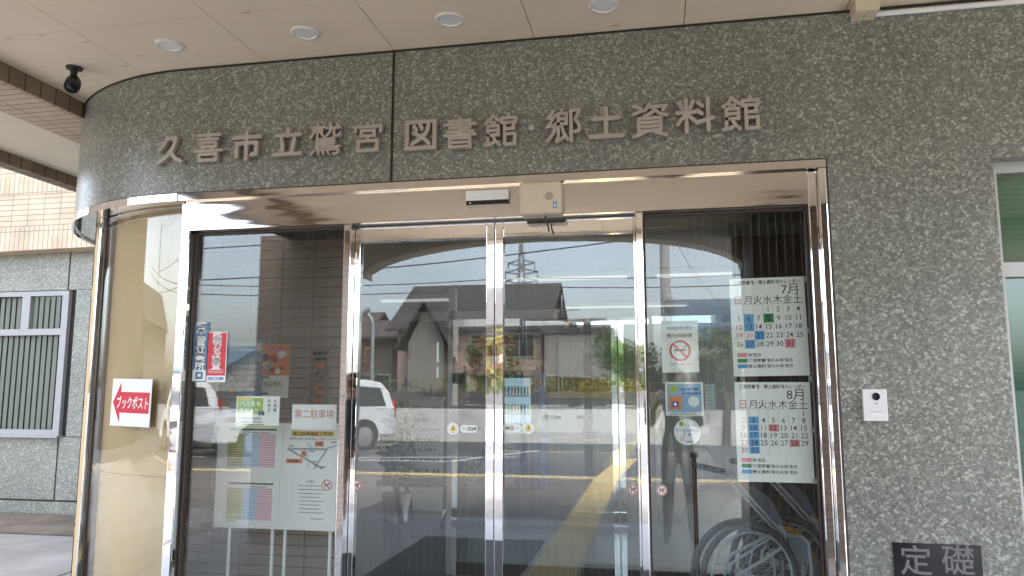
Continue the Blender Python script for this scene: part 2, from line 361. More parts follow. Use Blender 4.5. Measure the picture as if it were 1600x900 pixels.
o = k.build('tactile_path', M['tactile']); tag(o, kind='structure')
k = MB()
for (a, b) in (((-8.6,-11.9),(-3.2,-13.2)), ((-4.4,-11.9),(-3.0,-15.0)), ((-12.,-11.9),(-4.4,-11.9)), ((-9.0,-11.9),(-7.2,-16.5)), ((-13.2,-11.9),(-11.4,-16.5))):
    k.bar((*a, -.016), (*b, -.016), .12, .004)
o = k.build('parking_lines', M['line_white']); tag(o, kind='structure')
o = MB().box(-16, -4.93, 3.55, 4.66, -.02, .01).build('planting_strip', M['soil']); tag(o, kind='structure')

# ------------------------------------------------------------------ library building
B = thing('library_building', 'library with grey granite entrance wall, curved corner and cream porch soffit', 'building')
ZF, ZS = 2.60, 3.31
C0 = (-2.55, 1.43); RF = 1.43; RG = 1.30
def cpt(a, r, z): return Vector((C0[0]-math.sin(a)*r, C0[1]-math.cos(a)*r, z))
# granite fascia, in two pieces either side of a dark joint
k = MB(); k.box(-1.322, .7875, 0, .16, ZF, 3.6); k.build('granite_fascia', M['granite'], B)
k = MB(); k.box(-2.55, -1.338, 0, .16, ZF, 3.6); k.arc(C0, RF-.16, RF, 0, R(118), ZF, 3.6, 40); o = k.build('curved_fascia', M['granite'], B)
MB().box(-1.338, -1.322, .012, .15, ZF, 3.6).build('joint_strip', M['bronze_line'], B)
k = MB(); k.box(-2.55, 1.6, -.004, .0, ZS-.012, ZS-.001); k.arc(C0, RF-.002, RF+.004, 0, R(112), ZS-.012, ZS-.001, 40); k.build('joint_shadow', M['dark_gap'], B)  # dark strip standing in for the gap's shadow under the soffit
# right-hand wall round the window
wx0, wx1, wz0, wz1 = 1.478, 2.9, .45, 2.56
k = MB(); k.box(.7875, wx0, 0, .2, 0, 3.6); k.box(wx0, wx1, 0, .2, wz1, 3.6); k.box(wx0, wx1, 0, .2, 0, wz0); k.box(wx1, 4.2, 0, .2, 0, 3.6)
k.build('granite_wall', M['granite'], B)
w = MB(); fy0, fy1 = .085, .15
w.box(wx0+.001, wx0+.045, fy0, fy1, wz0, wz1); w.box(wx1-.045, wx1-.001, fy0, fy1, wz0, wz1)
for z0, z1 in ((wz0, wz0+.05), (2.035, 2.10), (wz1-.05, wz1)): w.box(wx0+.045, wx1-.045, fy0, fy1, z0, z1)
w.box(2.16, 2.21, fy0, fy1, wz0+.05, 2.035); win = w.build('window', M['alu'], B)
g = MB(); g.box(wx0+.045, wx1-.045, .112, .120, 2.10, wz1-.05); g.box(wx0+.045, 2.16, .112, .120, wz0+.05, 2.035); g.box(2.21, wx1-.045, .112, .120, wz0+.05, 2.035); g.build('pane', M['glass_win'], win)
g = MB(); z = wz0+.04
while z < wz1-.03:
    g.obox(((wx0+wx1)/2, .185, z), ((wx1-wx0)/2-.05, 0, 0), (0, .009, -.012), (0, .0006, .0005)); z += .0235
g.box(wx0+.05, wx1-.05, .205, .21, wz0, wz1); g.build('blind', M['blind_green'], win)
# soffit boards with open joints
k = MB(); xs = [-3.48, -2.822, -2.07, -1.33, -.58, .162, .905, 1.65, 2.4, 3.15, 4.2]; ys = [.02, -.52, -1.43, -2.34, -3.25, -4.16, -4.78]
for i in range(len(xs)-1):
    if i == 0 or xs[i] < -2.55: k.box(xs[i]+(.0022 if i else 0), min(xs[i+1]-.0022, -2.1), .02, .75, ZS, ZS+.02)
    for j in range(len(ys)-1):
        k.box(xs[i]+(.0022 if i else 0), xs[i+1]-.0022, ys[j+1]+.0015, ys[j]-.0015, ZS, ZS+.02)
k.build('soffit', M['soffit'], B)
MB().box(-3.7, 4.2, -5.1, .3, ZS+.021, 3.62).build('canopy_slab', M['vdark'], B)
# soffit edge inside the curve is closed by the fascia; beam of brick along the left of the porch
bx, bz = -3.48, 3.21
MB().box(bx-.02, bx, -4.5, .42, bz, ZS-.001).build('soldier_course', M['brick_beam_soldier'], B)
k = MB(); k.box(-3.89, bx-.02, -4.5, .9, bz+.002, bz+.05); k.box(-4.55, -3.89, -.12, .14, bz+.002, bz+.05); k.build('brick_beam', M['brick_under'], B)
MB().box(-4.55, -3.89, .14, 4.43, bz+.008, bz+.06).build('beam_soffit', M['plaster'], B)
MB().box(-4.67, -4.55, -.12, 4.43, 3.135, ZS-.001).box(-4.67, -3.9, -.22, -.121, 3.135, ZS-.001).box(-3.92, -3.891, -4.5, -.221, 3.135, ZS-.001).build('beam_lip', M['brick_beam_soldier'], B)
# two pillars and the arched beam at the outer edge of the porch
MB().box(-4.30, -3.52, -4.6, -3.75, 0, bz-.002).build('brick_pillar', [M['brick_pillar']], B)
MB().box(-3.52, -3.50, -4.6, -3.75, 0, bz-.002).build('pillar_facing', M['brick_pillar_side'], B)
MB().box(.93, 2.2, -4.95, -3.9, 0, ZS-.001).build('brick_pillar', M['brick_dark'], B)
pts = []
for i in range(25):
    t = -1+2*i/24; x = -1.30+2.22*t; pts.append((x, -4.78, 2.86+.43*math.sqrt(max(0, 1-(t*.98)**2))))
k = MB()
poly = [(-3.52, -4.78, 3.62)] + [(-3.52, -4.78, 2.86)] + pts + [(.93, -4.78, 2.86), (.93, -4.78, 3.62)]
vs = []; fs = []
top = 3.62
for (x, y, z) in [(-3.52,-4.78,2.86)]+pts+[(.93,-4.78,2.86)]:
    vs += [(x,y,z),(x,y,top),(x,y-.3,z),(x,y-.3,top)]
for i in range(len(vs)//4-1):
    a = i*4; c = a+4
    fs += [(a,a+1,c+1,c),(a+2,c+2,c+3,a+3),(a,c,c+2,a+2),(a+1,a+3,c+3,c+1)]
k.add(vs, fs); k.build('arch_beam', M['soffit'], B)
MB().box(2.2, 4.2, -5.08, -4.78, 2.7, 3.62).build('edge_beam', M['soffit'], B)
# polished trim under the fascia and the wide header box
k = MB(); k.arc(C0, RF-.01, RF+.012, 0, R(112), 2.552, 2.592, 48); k.arc(C0, RG-.05, RF-.01, 0, R(112), 2.566, 2.574, 48); k.build('curved_trim', M['steel'], B, smooth=False)
k = MB(); k.arc(C0, RF-.03, RF+.004, 0, R(112), 2.592, 2.6, 48); k.box(-2.55, .7875, -.002, .05, 2.592, 2.6); k.box(.779, .7875, -.002, .05, 0, 2.592); k.build('dark_edge', M['bronze_line'], B)
k = MB(); k.box(-2.55, .779, -.006, .0215, 2.555, 2.592); k.box(-2.515, .70, .022, .05, 2.392, 2.575); MB().box(-2.44, .70, .0505, .16, 2.3925, 2.402).build('header_soffit', M['alu'], B)
k.build('header_panel', M['steel_header'], B)
k = MB(); k.box(.742, .779, -.006, .08, 0, 2.555); k.box(.70, .742, .03, .12, 0, 2.555); k.build('jamb', M['steel_post'], B, bevel=.006)
k = MB(); k.box(-2.548, -2.49, .03, .12, 0, 2.555); k.build('jamb', M['steel_post'], B, bevel=.008)

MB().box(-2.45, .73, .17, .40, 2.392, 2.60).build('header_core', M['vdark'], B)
# mullions, sidelights, sliding doors
for (a, b_) in ((-1.597, -1.558), (-.096, -.06)):
    MB().box(a, b_, .035, .16, 0, 2.392).build('mullion', M['steel_post'], B, bevel=.004)
def leaf(name, x0, x1, y, z1, st0, st1, top, mats, glassmat):
    k = MB(); k.box(x0, x0+st0, y, y+.04, .03, z1); k.box(x1-st1, x1, y, y+.04, .03, z1)
    k.box(x0+st0, x1-st1, y, y+.04, z1-top, z1); k.box(x0+st0, x1-st1, y, y+.04, .03, .15)
    d = k.build(name, mats, B, bevel=.0025)
    MB().box(x0+st0-.003, x1-st1+.003, y+.016, y+.024, .15, z1-top+.003).build('pane', glassmat, d)
    return d
leaf('sliding_door', -1.556, -.8065, .10, 2.388, .028, .043, .083, M['steel_post'], M['glass_door'])
leaf('sliding_door', -.8035, -.097, .10, 2.388, .043, .012, .083, M['steel_post'], M['glass_door'])
leaf('sidelight', -2.4885, -1.598, .082, 2.391, .014, .008, .014, M['bronze_line'], M['glass_side'])
leaf('sidelight', -.058, .699, .082, 2.391, .008, .008, .016, M['bronze_line'], M['glass_side'])
# curved corner glazing: panes, posts, beige boarding behind
am = R(33.5)
k = MB(); k.arc(C0, RG-.006, RG, R(1.2), am-.012, .1, 2.56, 30); k.build('curved_pane', M['glass_curve'], B)
k = MB(); k.arc(C0, RG-.006, RG, am+.03, R(49.2), .1, 2.56, 16); k.build('curved_panel', M['board_beige'], B)
k = MB(); k.arc(C0, RG-.05, RG+.03, am-.004, am+.018, .0, 2.562, 2); k.build('curved_mullion', M['steel_post'], B)
k = MB(); k.arc(C0, RG-.05, RG+.006, am-.014, am-.004, .0, 2.562, 2); k.build('mullion_gasket', M['bronze_line'], B)
k = MB(); k.arc(C0, RG-.05, RG+.005, R(50), R(53), .0, 2.562, 2); k.build('curved_mullion', M['steel_post'], B)
k = MB(); k.arc(C0, RG-.07, RG-.05, R(1.5), am-.015, .02, 1.06, 24); k.arc(C0, RG-.07, RG-.05, R(1.5), am-.015, 1.063, 2.56, 24); k.arc(C0, RG-.07, RG-.05, R(54), R(80), .02, 2.56, 24)
k.build('beige_boarding', M['board_beige'], B)
k = MB(); k.arc(C0, RG-.12, RG+.08, 0, R(112), 0, .1, 40); k.build('plinth', M['granite'], B)
# wing on the left: window bay under a brick wall that stands forward
YW = 4.7
k = MB(); vs = []; fs = []
N = 24
for i in range(N+1):
    x = -12.5+8.6*i/N; zb = 3.27-.004*(x+6.0)**2
    vs += [(x, YW-.25, zb+.30), (x, YW-.25, 6.5)]
for i in range(N): a = i*2; fs.append((a, a+2, a+3, a+1))
k.add(vs, fs); 
k.build('brick_wall', M['brick_wing'], B)
k = MB(); vs = []; fs = []
for i in range(N+1):
    x = -12.5+8.6*i/N; zb = 3.27-.004*(x+6.0)**2
    vs += [(x, YW-.256, zb), (x, YW-.256, zb+.235), (x, YW+.05, zb), (x, YW-.256, zb+.30-.064+.064)]
for i in range(N):
    a = i*4; c = a+4; fs += [(a, c, c+1, a+1), (a, a+2, c+2, c), (a+1, c+1, c+3, a+3)]
k.add(vs, fs); k.build('soldier_course', M['brick_wing_soldier'], B)
MB().box(-12.5, -3.9, YW-.258, YW-.25, 3.98, 4.22).build('soldier_course', M['brick_wing_soldier'], B)
jx = at(108, 430, YW).x
k = MB(); k.box(-12.5, jx-.012, YW, YW+.3, 2.775, 3.4); k.box(jx+.012, -3.9, YW, YW+.3, 2.775, 3.4); k.build('granite_lintel', M['granite_pale'], B)
jb = at(88, 730, YW).x
k = MB(); k.box(-12.5, jb-.012, YW, YW+.3, .17, .93); k.box(jb+.012, -3.9, YW, YW+.3, .17, .93); k.box(-12.5, -3.9, YW-.03, YW+.3, 0, .15); k.build('granite_base', M['granite_pale'], B)
MB().box(-12.5, -3.9, YW+.03, YW+.4, 0.1, 3.4).build('wing_core', M['dark_gap'], B)
MB().box(at(112,560,YW).x, -3.9, YW-.001, YW+.02, .94, 2.77).build('granite_pier', M['granite_pale'], B)
xr = at(104, 560, YW).x
w = MB()
w.box(xr-.09, xr, YW-.04, YW+.02, .95, 2.76)
for z0, z1 in ((.95, 1.02), (2.20, 2.28), (2.70, 2.76)): w.box(-12, xr-.09, YW-.04, YW+.02, z0, z1)
xm = at(44, 490, YW).x
for x in (xm, xm-1.25, xm-2.5): w.box(x-.06, x+.06, YW-.045, YW+.02, 2.28, 2.70)
for x in (xm-1.9,): w.box(x-.05, x+.05, YW-.045, YW+.02, 1.02, 2.20)
w.box(-12, xr+.02, YW-.09, YW+.02, .925, .95)
win = w.build('window', M['alu_white'], B)
MB().box(-12, xr-.09, YW-.02, YW-.014, 1.02, 2.70).build('pane', M['glass_wing'], win)
g = MB(); x = -11.9
while x < xr-.1:
    g.obox((x, YW+.012, 1.83), (.033, -.004, 0), (.0002, .001, 0), (0, 0, .86)); x += .083
g.build('blind', M['blind_grey'], win)
# building mass above and behind, and the vestibule shell
MB().box(-3.9, 1.85, .3, 12, 3.625, 7).build('upper_storey', M['brick_wing'], B)  # stops short on the right so daylight falls through the added ceiling opening
k = MB(); k.box(-2.6, 4.0, 9.0, 9.1, 0, 3.0); k.box(3.9, 4.0, 2.8, 9.0, 0, .5); k.box(3.9, 4.0, 2.8, 3.2, .5, 3.0); k.box(3.9, 4.0, 8.6, 9.0, .5, 3.0); k.box(-3.85, -3.75, 2.0, 9.0, 0, 3.0); k.box(-3.75, -2.6, 9.0, 9.1, 0, 3.0); k.build('hall_wall', M['int_wall'], B)  # unseen opening added in the right side wall to bring daylight into the hall
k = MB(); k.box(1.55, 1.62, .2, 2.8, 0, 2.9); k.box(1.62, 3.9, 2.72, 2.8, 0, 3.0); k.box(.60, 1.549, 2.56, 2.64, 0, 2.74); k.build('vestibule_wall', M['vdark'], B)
k = MB(); k.box(-3.4, -2.12, 1.30, 1.38, 0, 2.74); k.build('poster_wall', M['brick_int'], B)
o = MB().box(-3.75, 3.9, 1.6, 9, 0.002, .012).box(-2.5, 3.9, .17, 1.6, 0.002, .012).build('hall_floor', M['int_floor']); tag(o, kind='structure')
k = MB(); k.box(-3.75, 1.85, 1.9, 9, 2.75, 2.82); k.box(-2.9, 1.85, .41, 1.9, 2.75, 2.82); k.box(1.85, 3.9, .41, 3.0, 2.75, 2.82); k.build('hall_ceiling', M['int_ceiling'], B)  # left open over the unseen right side, an added lightwell brightening the hall
MB().box(-3.98, -3.86, 1.45, 4.69, 0, 3.6).build('side_wall', M['granite'], B)
YI = 2.7
k = MB()
for x in (-1.75,): k.box(x-.03, x+.03, YI, YI+.06, 0, 2.4)
k.box(-2.6, 1.55, YI, YI+.06, 2.12, 2.2); k.build('inner_frame', M['alu'], B)
for (x0, x1) in ((-1.72, -.335), (-.325, 1.02)):
    k = MB(); k.box(x0, x0+.045, YI-.06, YI-.03, .02, 2.12); k.box(x1-.045, x1, YI-.06, YI-.03, .02, 2.12); k.box(x0+.045, x1-.045, YI-.06, YI-.03, 2.06, 2.12)
    d = k.build('inner_door', M['steel_post'], B); MB().box(x0+.045, x1-.045, YI-.06, YI-.03, .02, .12).build('bottom_rail', M['bronze_line'], d); MB().box(x0+.045, x1-.045, YI-.05, YI-.044, .12, 2.06).build('pane', M['glass_inner'], d)
# back of the hall: ochre boarded band, timber doorway, bright far window
z0 = at(850, 622, 8.9).z; z1 = at(850, 590, 8.9).z
MB().box(at(655,600,8.9).x, at(1000,600,8.9).x, 8.88, 9.0, z0, z1).build('ochre_band', M['int_wood'], B)
p0 = at(643, 600, 8.9); p1 = at(660, 545, 8.9); MB().box(p0.x, p1.x, 8.86, 9.0, 0.02, at(640,540,8.9).z).build('hall_door', M['int_door'], B)
YQ = 4.6; a_ = at(979, 613, YQ); b_ = at(1034, 690, YQ)
t = thing('partition_screen', 'tan partition panel on two legs behind the right inner door edge', 'partition', ((a_.x+b_.x)/2, YQ, 0)); w_ = b_.x-a_.x
MB().box(-w_/2, w_/2, -.02, .02, b_.z, a_.z).build('panel', M['int_tan'], t)
for s_ in (-1, 1): MB().box(s_*(w_/2-.05)-.02, s_*(w_/2-.05)+.02, -.015, .015, .012, b_.z).build('leg', M['alu'], t)

def sub_light(p0, p1, label):
    t = thing('ceiling_light', label, 'ceiling light', ((p0[0]+p1[0])/2, p0[1], p0[2]), 0, 'fluorescent lights inside the library')
    L = (p1[0]-p0[0])/2
    MB().box(-L-.03, L+.03, -.07, .07, .0, .05).build('housing', M['white'], t)
    MB().tube([(-L, 0, -.018), (L, 0, -.018)], .017, 10).build('tube', M['tube_light'], t)
sub_light((-3.5, 5.6, 2.66), (-2.6, 5.6, 2.66), 'long lit fluorescent light far back behind left door leaf')
sub_light((-1.5, 4.2, 2.69), (-.3, 4.2, 2.69), 'lit fluorescent light on hall ceiling behind the door meeting line')
sub_light((.0, 4.2, 2.69), (1.2, 4.2, 2.69), 'lit fluorescent light on hall ceiling behind the right sidelight')
sub_light((-1.3, 7.2, 2.69), (0.4, 7.2, 2.69), 'lit fluorescent light deepest in the hall above the ochre band')

# ------------------------------------------------------------------ lettering and sheets
def text(mb, body, cx, cz, size, mi, y, w=None, off=0.0, h=None):
    v, f, (x0, x1, y0, y1) = glyphs(body, off)
    sx = w/(x1-x0) if w else size
    sz = h/(y1-y0) if h else size
    mx, my = (x0+x1)/2, (y0+y1)/2
    mb.add([((a-mx)*sx+cx, y, (b-my)*sz+cz) for a, b in v], f, mi)
def vtext(mb, body, cx, ztop, size, pitch, mi, y, off=.01):
    for i, ch in enumerate(body): text(mb, ch, cx, ztop-pitch*(i+.5), size, mi, y, off=off)
TH = .0012
def sheet(name, label, cat, tl, br, Y, mats, draw, base=0, group=None, tilt=0., th=TH):
    a = at(*tl, Y); b = at(*br, Y); w = b.x-a.x; h = a.z-b.z
    mb = MB(); mb.box(0, w, 0, th, 0, h, base)
    draw(mb, w, h, -.0007)
    o = mb.build(name, [M[q] for q in mats]); o.location = (a.x, Y, b.z); o.rotation_euler = (0, tilt, 0)
    return tag(o, label, cat, group)
def rect(mb, x0, x1, z0, z1, mi, y): mb.box(x0, x1, y+.0002, y+.0004, z0, z1, mi)
def lines(mb, x0, x1, ztop, n, pitch, hh, mi, y, seed=1):     # rows of small illegible print
    rg = random.Random(seed)
    for i in range(n):
        x = x0+rg.uniform(0, .1)*(x1-x0); e = x1-rg.uniform(0, .2)*(x1-x0)
        while x < e:
            q = min(e, x+rg.uniform(.4, 2.2)*hh); rect(mb, x, q, ztop-i*pitch-hh*rg.uniform(.7, 1), ztop-i*pitch, mi, y); x = q+hh*.25
def ringmark(mb, cx, cz, r, th, mi, y, slash=True):
    n = 36; vs = []
    for i in range(n):
        q = 2*math.pi*i/n
        vs += [(cx+math.cos(q)*r, y, cz+math.sin(q)*r), (cx+math.cos(q)*(r-th), y, cz+math.sin(q)*(r-th))]
    mb.add(vs, [(2*i, 2*((i+1) % n), 2*((i+1) % n)+1, 2*i+1) for i in range(n)], mi)
    if slash:
        d = r-th/2; c = .7071
        mb.add([(cx-d*c-th*.35, y-.0002, cz+d*c-th*.35), (cx-d*c+th*.35, y-.0002, cz+d*c+th*.35), (cx+d*c+th*.35, y-.0002, cz-d*c+th*.35), (cx+d*c-th*.35, y-.0002, cz-d*c-th*.35)], [(0,1,2,3)], mi)

# characters of a rounded gothic face, each as centre lines on a 100 x 100 field (c = closed, s = smooth)
def box_stroke(x0, y0, x1, y1): return ('c', [(x0,y0),(x1,y0),(x1,y1),(x0,y1)])
STROKES = {
 '久': (10, [('s',[(38,96),(28,72),(7,50)]), ('',[(36,91),(72,91)]), ('s',[(72,91),(64,62),(44,30),(5,3)]), ('s',[(52,46),(70,20),(96,6)])]),
 '喜': (8.5, [('',[(10,88),(90,88)]), ('',[(50,98),(50,74)]), ('',[(18,74),(82,74)]), box_stroke(25,62,75,49), ('',[(33,46),(37,38)]), ('',[(67,46),(63,38)]), ('',[(3,35),(97,35)]), box_stroke(20,23,80,4)]),
 '市': (9.5, [('',[(50,98),(50,80)]), ('',[(4,80),(96,80)]), ('',[(16,12),(16,59),(84,59),(84,18),(68,16)]), ('',[(50,80),(50,2)])]),
 '立': (9.5, [('',[(50,98),(50,78)]), ('',[(8,76),(92,76)]), ('s',[(28,62),(32,40),(33,20)]), ('s',[(73,62),(68,30),(62,8)]), ('',[(3,6),(97,6)])]),
 '鷲': (6.2, [('',[(25,98),(25,91)]), ('',[(4,90),(46,90)]), box_stroke(12,82,38,74), ('',[(25,74),(25,57)]), ('',[(12,68),(4,58)]), ('',[(37,68),(45,60)]),
   ('',[(52,85),(96,85)]), ('s',[(67,98),(65,74),(50,57)]), ('s',[(77,83),(77,64),(81,60),(93,60),(97,68)]), ('',[(86,97),(92,91)]),
   ('',[(24,16),(24,51),(78,51),(78,34)]), ('',[(24,42.5),(78,42.5)]), ('',[(24,34),(78,34)]), ('',[(24,25),(97,25)]), ('s',[(24,16),(60,16),(90,16),(88,4),(76,3)]), ('',[(14,13),(5,3)]), ('',[(31,10),(29,3)]), ('',[(45,10),(46,3)]), ('',[(59,10),(63,3)])]),
 '宮': (9, [('',[(50,98),(50,88)]), ('',[(6,70),(6,87),(94,87),(94,70)]), box_stroke(28,73,72,55), ('',[(50,55),(48,39)]), box_stroke(18,38,82,5)]),
 '図': (9.5, [box_stroke(5,95,95,5), ('',[(29,79),(36,66)]), ('',[(49,83),(55,70)]), ('s',[(76,82),(64,50),(22,19)]), ('s',[(26,57),(52,43),(78,19)])]),
 '書': (8, [('',[(50,98),(50,42)]), ('',[(18,89),(81,89),(81,66)]), ('',[(3,77.5),(97,77.5)]), ('',[(18,66),(81,66)]), ('',[(10,54),(90,54)]), ('',[(3,42.5),(97,42.5)]), box_stroke(19,32,81,4), ('',[(19,18),(81,18)])]),
 '館': (8, [('s',[(28,98),(18,84),(4,73)]), ('s',[(28,97),(38,87),(50,78)]), ('',[(22,76),(35,76)]), ('',[(12,6),(12,65),(44,65),(44,36),(12,36)]), ('',[(12,50.5),(44,50.5)]), ('s',[(3,5),(18,7),(34,15)]), ('s',[(26,35),(35,18),(47,5)]),
   ('',[(75,98),(75,88)]), ('',[(55,73),(55,87),(96,87),(96,73)]), ('',[(64,74),(64,4)]), ('',[(64,73),(90,73),(90,53),(64,53)]), ('',[(64,37),(94,37),(94,5),(64,5)])]),
 '郷': (8, [('',[(23,97),(8,77),(22,74)]), ('',[(27,83),(6,50),(24,52)]), ('s',[(28,58),(22,30),(4,5)]), ('',[(47,98),(45,88)]), ('',[(36,8),(36,87),(60,87),(60,56),(36,56)]), ('',[(36,71.5),(60,71.5)]), ('s',[(30,5),(45,10),(56,19)]), ('s',[(45,54),(52,28),(63,8)]),
   ('',[(73,96),(73,2)]), ('s',[(73,94),(95,94),(85,68)]), ('s',[(85,68),(96,50),(95,34),(82,30)])]),
 '土': (10, [('',[(12,65),(88,65)]), ('',[(50,98),(50,6)]), ('',[(3,5),(97,5)])]),
 '資': (8, [('',[(8,95),(26,86)]), ('',[(4,68),(30,80)]), ('s',[(49,98),(44,88),(36,78)]), ('',[(46,90),(92,90),(86,78)]), ('s',[(65,88),(56,72),(36,62)]), ('s',[(65,80),(76,69),(96,63)]), box_stroke(20,55,80,17), ('',[(20,42.5),(80,42.5)]), ('',[(20,29.5),(80,29.5)]), ('',[(36,12),(6,1)]), ('',[(64,12),(94,1)])]),
 '料': (9, [('',[(8,90),(15,73)]), ('',[(45,92),(37,73)]), ('',[(3,60),(50,60)]), ('',[(26,98),(26,2)]), ('',[(25,55),(3,26)]), ('',[(28,54),(48,34)]), ('',[(58,88),(70,77)]), ('',[(56,63),(68,53)]), ('',[(53,28),(98,40)]), ('',[(84,98),(84,2)])]),
}
def char_mesh(ch, w, h):
    mb = MB(); D = .026
    if ch == '・':
        mb.lathe([(0, D), (w*.46, D), (w*.5, D-.003), (w*.5, 0), (0, 0)], (0, .007, 0), (0, -1, 0), 24)
    else:
        sw, ss = STROKES[ch]; sw *= 1.22 if sw > 9.2 else 1.12; m_ = sw/2
        for si, (kind, pts) in enumerate(ss):
            P = [Vector(((m_+p[0]*(100-sw)/100)/100*w-w/2, (m_+p[1]*(100-sw)/100)/100*h-h/2)) for p in pts]
            if kind == 's':
                Q = []; E_ = [P[0]*2-P[1]]+P+[P[-1]*2-P[-2]]
                for i in range(1, len(E_)-2):
                    for k_ in range(6):
                        t = k_/6; a, b, c, d = E_[i-1], E_[i], E_[i+1], E_[i+2]
                        Q.append(.5*((2*b)+(c-a)*t+(2*a-5*b+4*c-d)*t*t+(3*b-a-3*c+d)*t*t*t))
                P = Q+[P[-1]]
            hwid = sw/200*(w+h)/2; n_ = len(P); L_ = []; R_ = []
            closed = kind == 'c'
            for i in range(n_):
                if closed: d0_ = (P[i]-P[i-1]).normalized(); d1_ = (P[(i+1) % n_]-P[i]).normalized()
                else: d0_ = (P[i]-P[i-1]).normalized() if i else (P[1]-P[0]).normalized(); d1_ = (P[i+1]-P[i]).normalized() if i < n_-1 else d0_
                t = (d0_+d1_); t = t.normalized() if t.length > .1 else d1_; nn = Vector((-t.y, t.x)); cs = max(.45, abs(nn.dot(Vector((-d1_.y, d1_.x)))))
                L_.append(P[i]+nn*hwid/cs); R_.append(P[i]-nn*hwid/cs)
            y1 = -D+.008-si*.0002; y0 = .008
            vs = []
            for a, b in zip(L_, R_): vs += [(a.x, y1, a.y), (b.x, y1, b.y), (a.x, y0, a.y), (b.x, y0, b.y)]
            fs = []
            for i in range(n_ if closed else n_-1):
                a = i*4; c = ((i+1) % n_)*4; fs += [(a, a+1, c+1, c), (a+2, c+2, c+3, a+3), (a, c, c+2, a+2), (a+1, a+3, c+3, c+1)]
            mb.add(vs, fs)
            if not closed:
                for e, d in ((0, P[0]-P[1]), (n_-1, P[-1]-P[-2])):
                    d = d.normalized(); an = math.atan2(d.y, d.x); arc = [P[e]+Vector((math.cos(an+math.pi*(q/8-.5)), math.sin(an+math.pi*(q/8-.5))))*hwid for q in range(9)]
                    mb.add([(p.x, y1, p.y) for p in arc]+[(p.x, y0, p.y) for p in arc], [tuple(range(9)), tuple(range(9, 18))[::-1]]+[(q, q+1, q+10, q+9) for q in range(8)])
    o = mb.build('tmp', []); me = o.data; bpy.data.objects.remove(o); return me

# raised characters on the fascia
LET = [('久',248.5,293.5,210.5,263,'first character at the left end on the curve'), ('喜',306.9,354.8,204,259,'second character from the left, many bars'), ('市',365,415,204,256.6,'with a hanging frame, third from the left'),
 ('立',428.6,479,199.5,250.7,'open one, fourth from the left'), ('鷲',486,538.8,192.5,249,'densest of all'), ('宮',553.4,603,190.7,244.6,'just left of the dark wall joint'),
 ('図',633.5,687,186.4,241.3,'square box shape just right of the dark wall joint'), ('書',693.4,748.7,182.6,238.6,'stack of bars right of the boxed character'), ('館',756,811.6,177.6,236,'left of the dot'),
 ('・',827,836.4,198,208,'small round dot between the two words'), ('郷',851.6,910.7,170,230,'first after the dot'), ('土',918,977.4,167,223.4,'plain cross on a base bar'),
 ('資',984,1046.8,161,220.7,'fourth from the right end, two strokes over a ladder'), ('料',1053.7,1118.5,153,214.6,'second from the right end'), ('館',1124,1189,150,212,'at the right end')]
LET[12] = LET[12][:5]+('third from the right end',)
for ch, x0, x1, y0, y1, note in LET:
    xm_ = (x0+x1)/2
    a = at(x0, y1+ (y0-y1)*0, 0); q0 = at(x0, (y0+y1)/2, 0); q1 = at(x1, (y0+y1)/2, 0)
    zt = at(xm_, y0+2.2, 0).z; zb = at(xm_, y1-2.2, 0).z
    w = q1.x-q0.x; h = zt-zb; cx = (q0.x+q1.x)/2; cz = (zt+zb)/2
    me = char_mesh(ch, w, h)
    me.materials.append(M['letter']); me.name = 'raised_character'
    o = bpy.data.objects.new('raised_character', me); COL.objects.link(o)
    yy = -.016
    if cx < -2.55:
        an = math.asin((-2.55-cx)/RF); o.rotation_euler = (0, 0, -an); yy = C0[1]-math.cos(an)*RF-.016
    o.location = (cx, yy, cz)
    tag(o, 'raised bronze '+('dot' if ch == '・' else 'character '+ch)+' on granite fascia, '+note, 'lettering', 'raised characters naming the library')

# ------------------------------------------------------------------ fittings on the facade
DL = [((265,70),'leftmost round downlight, above the first bronze characters'), ((477,51),'second round downlight from the left in the porch soffit'), ((703,30),'third round downlight from the left, above the boxed bronze character'), ((943,8),'rightmost round downlight in the porch soffit, cut by picture top')]
d0 = None
for (p, lab) in DL:
    q = ray(*p); t = (ZS-CH)/q.z; x, y = q.x*t, -CD+q.y*t
    if d0 is None:
        d0 = thing('downlight', lab, 'downlight', (x, y, ZS), 0, 'round downlights in the porch soffit')
        MB().lathe([(.071, 0), (.071, -.006), (.066, -.009), (.056, -.009), (.053, -.002)], n=40).build('rim', M['white_gloss'], d0)
        MB().lathe([(.0535, -.003), (.05, -.0045), (.035, -.0035), (0, -.002)], n=32).build('diffuser', M['white'], d0)
    else:
        c = copy_tree(d0); c.location = (x, y, ZS); c['label'] = lab
cx_, cy_ = -3.15, -.13
t = thing('security_camera', 'small black security camera hanging from the cream soffit at the left', 'security camera', (cx_, cy_, ZS))
MB().lathe([(0, 0), (.044, 0), (.042, -.010), (.02, -.016), (.017, -.05), (.024, -.058)], n=24).build('bracket', M['black'], t)
dd = Vector((.35, -.55, -.75)).normalized()
b_ = MB().lathe([(0, -.05), (.026, -.045), (.038, -.015), (.040, .02), (.040, .05), (.034, .056), (.03, .05)], (0, 0, -.088), dd, 26).build('housing', M['black'], t)
MB().lathe([(.031, .048), (.02, .052), (0, .056)], (0, 0, -.088), dd, 20).build('lens', M['black_gloss'], t)
t = thing('junction_box', 'cream cable junction box where the granite wall meets the soffit', 'junction box', (.975, 0, 3.25))
MB().box(-.052, .052, -.105, -.001, .0, .058).build('box', M['cream'], t, bevel=.004)
MB().lathe([(.006, 0), (.006, .003), (0, .004)], (0, -.0525, 0), (0, 0, -1), 12).build('screw', M['alu'], t)
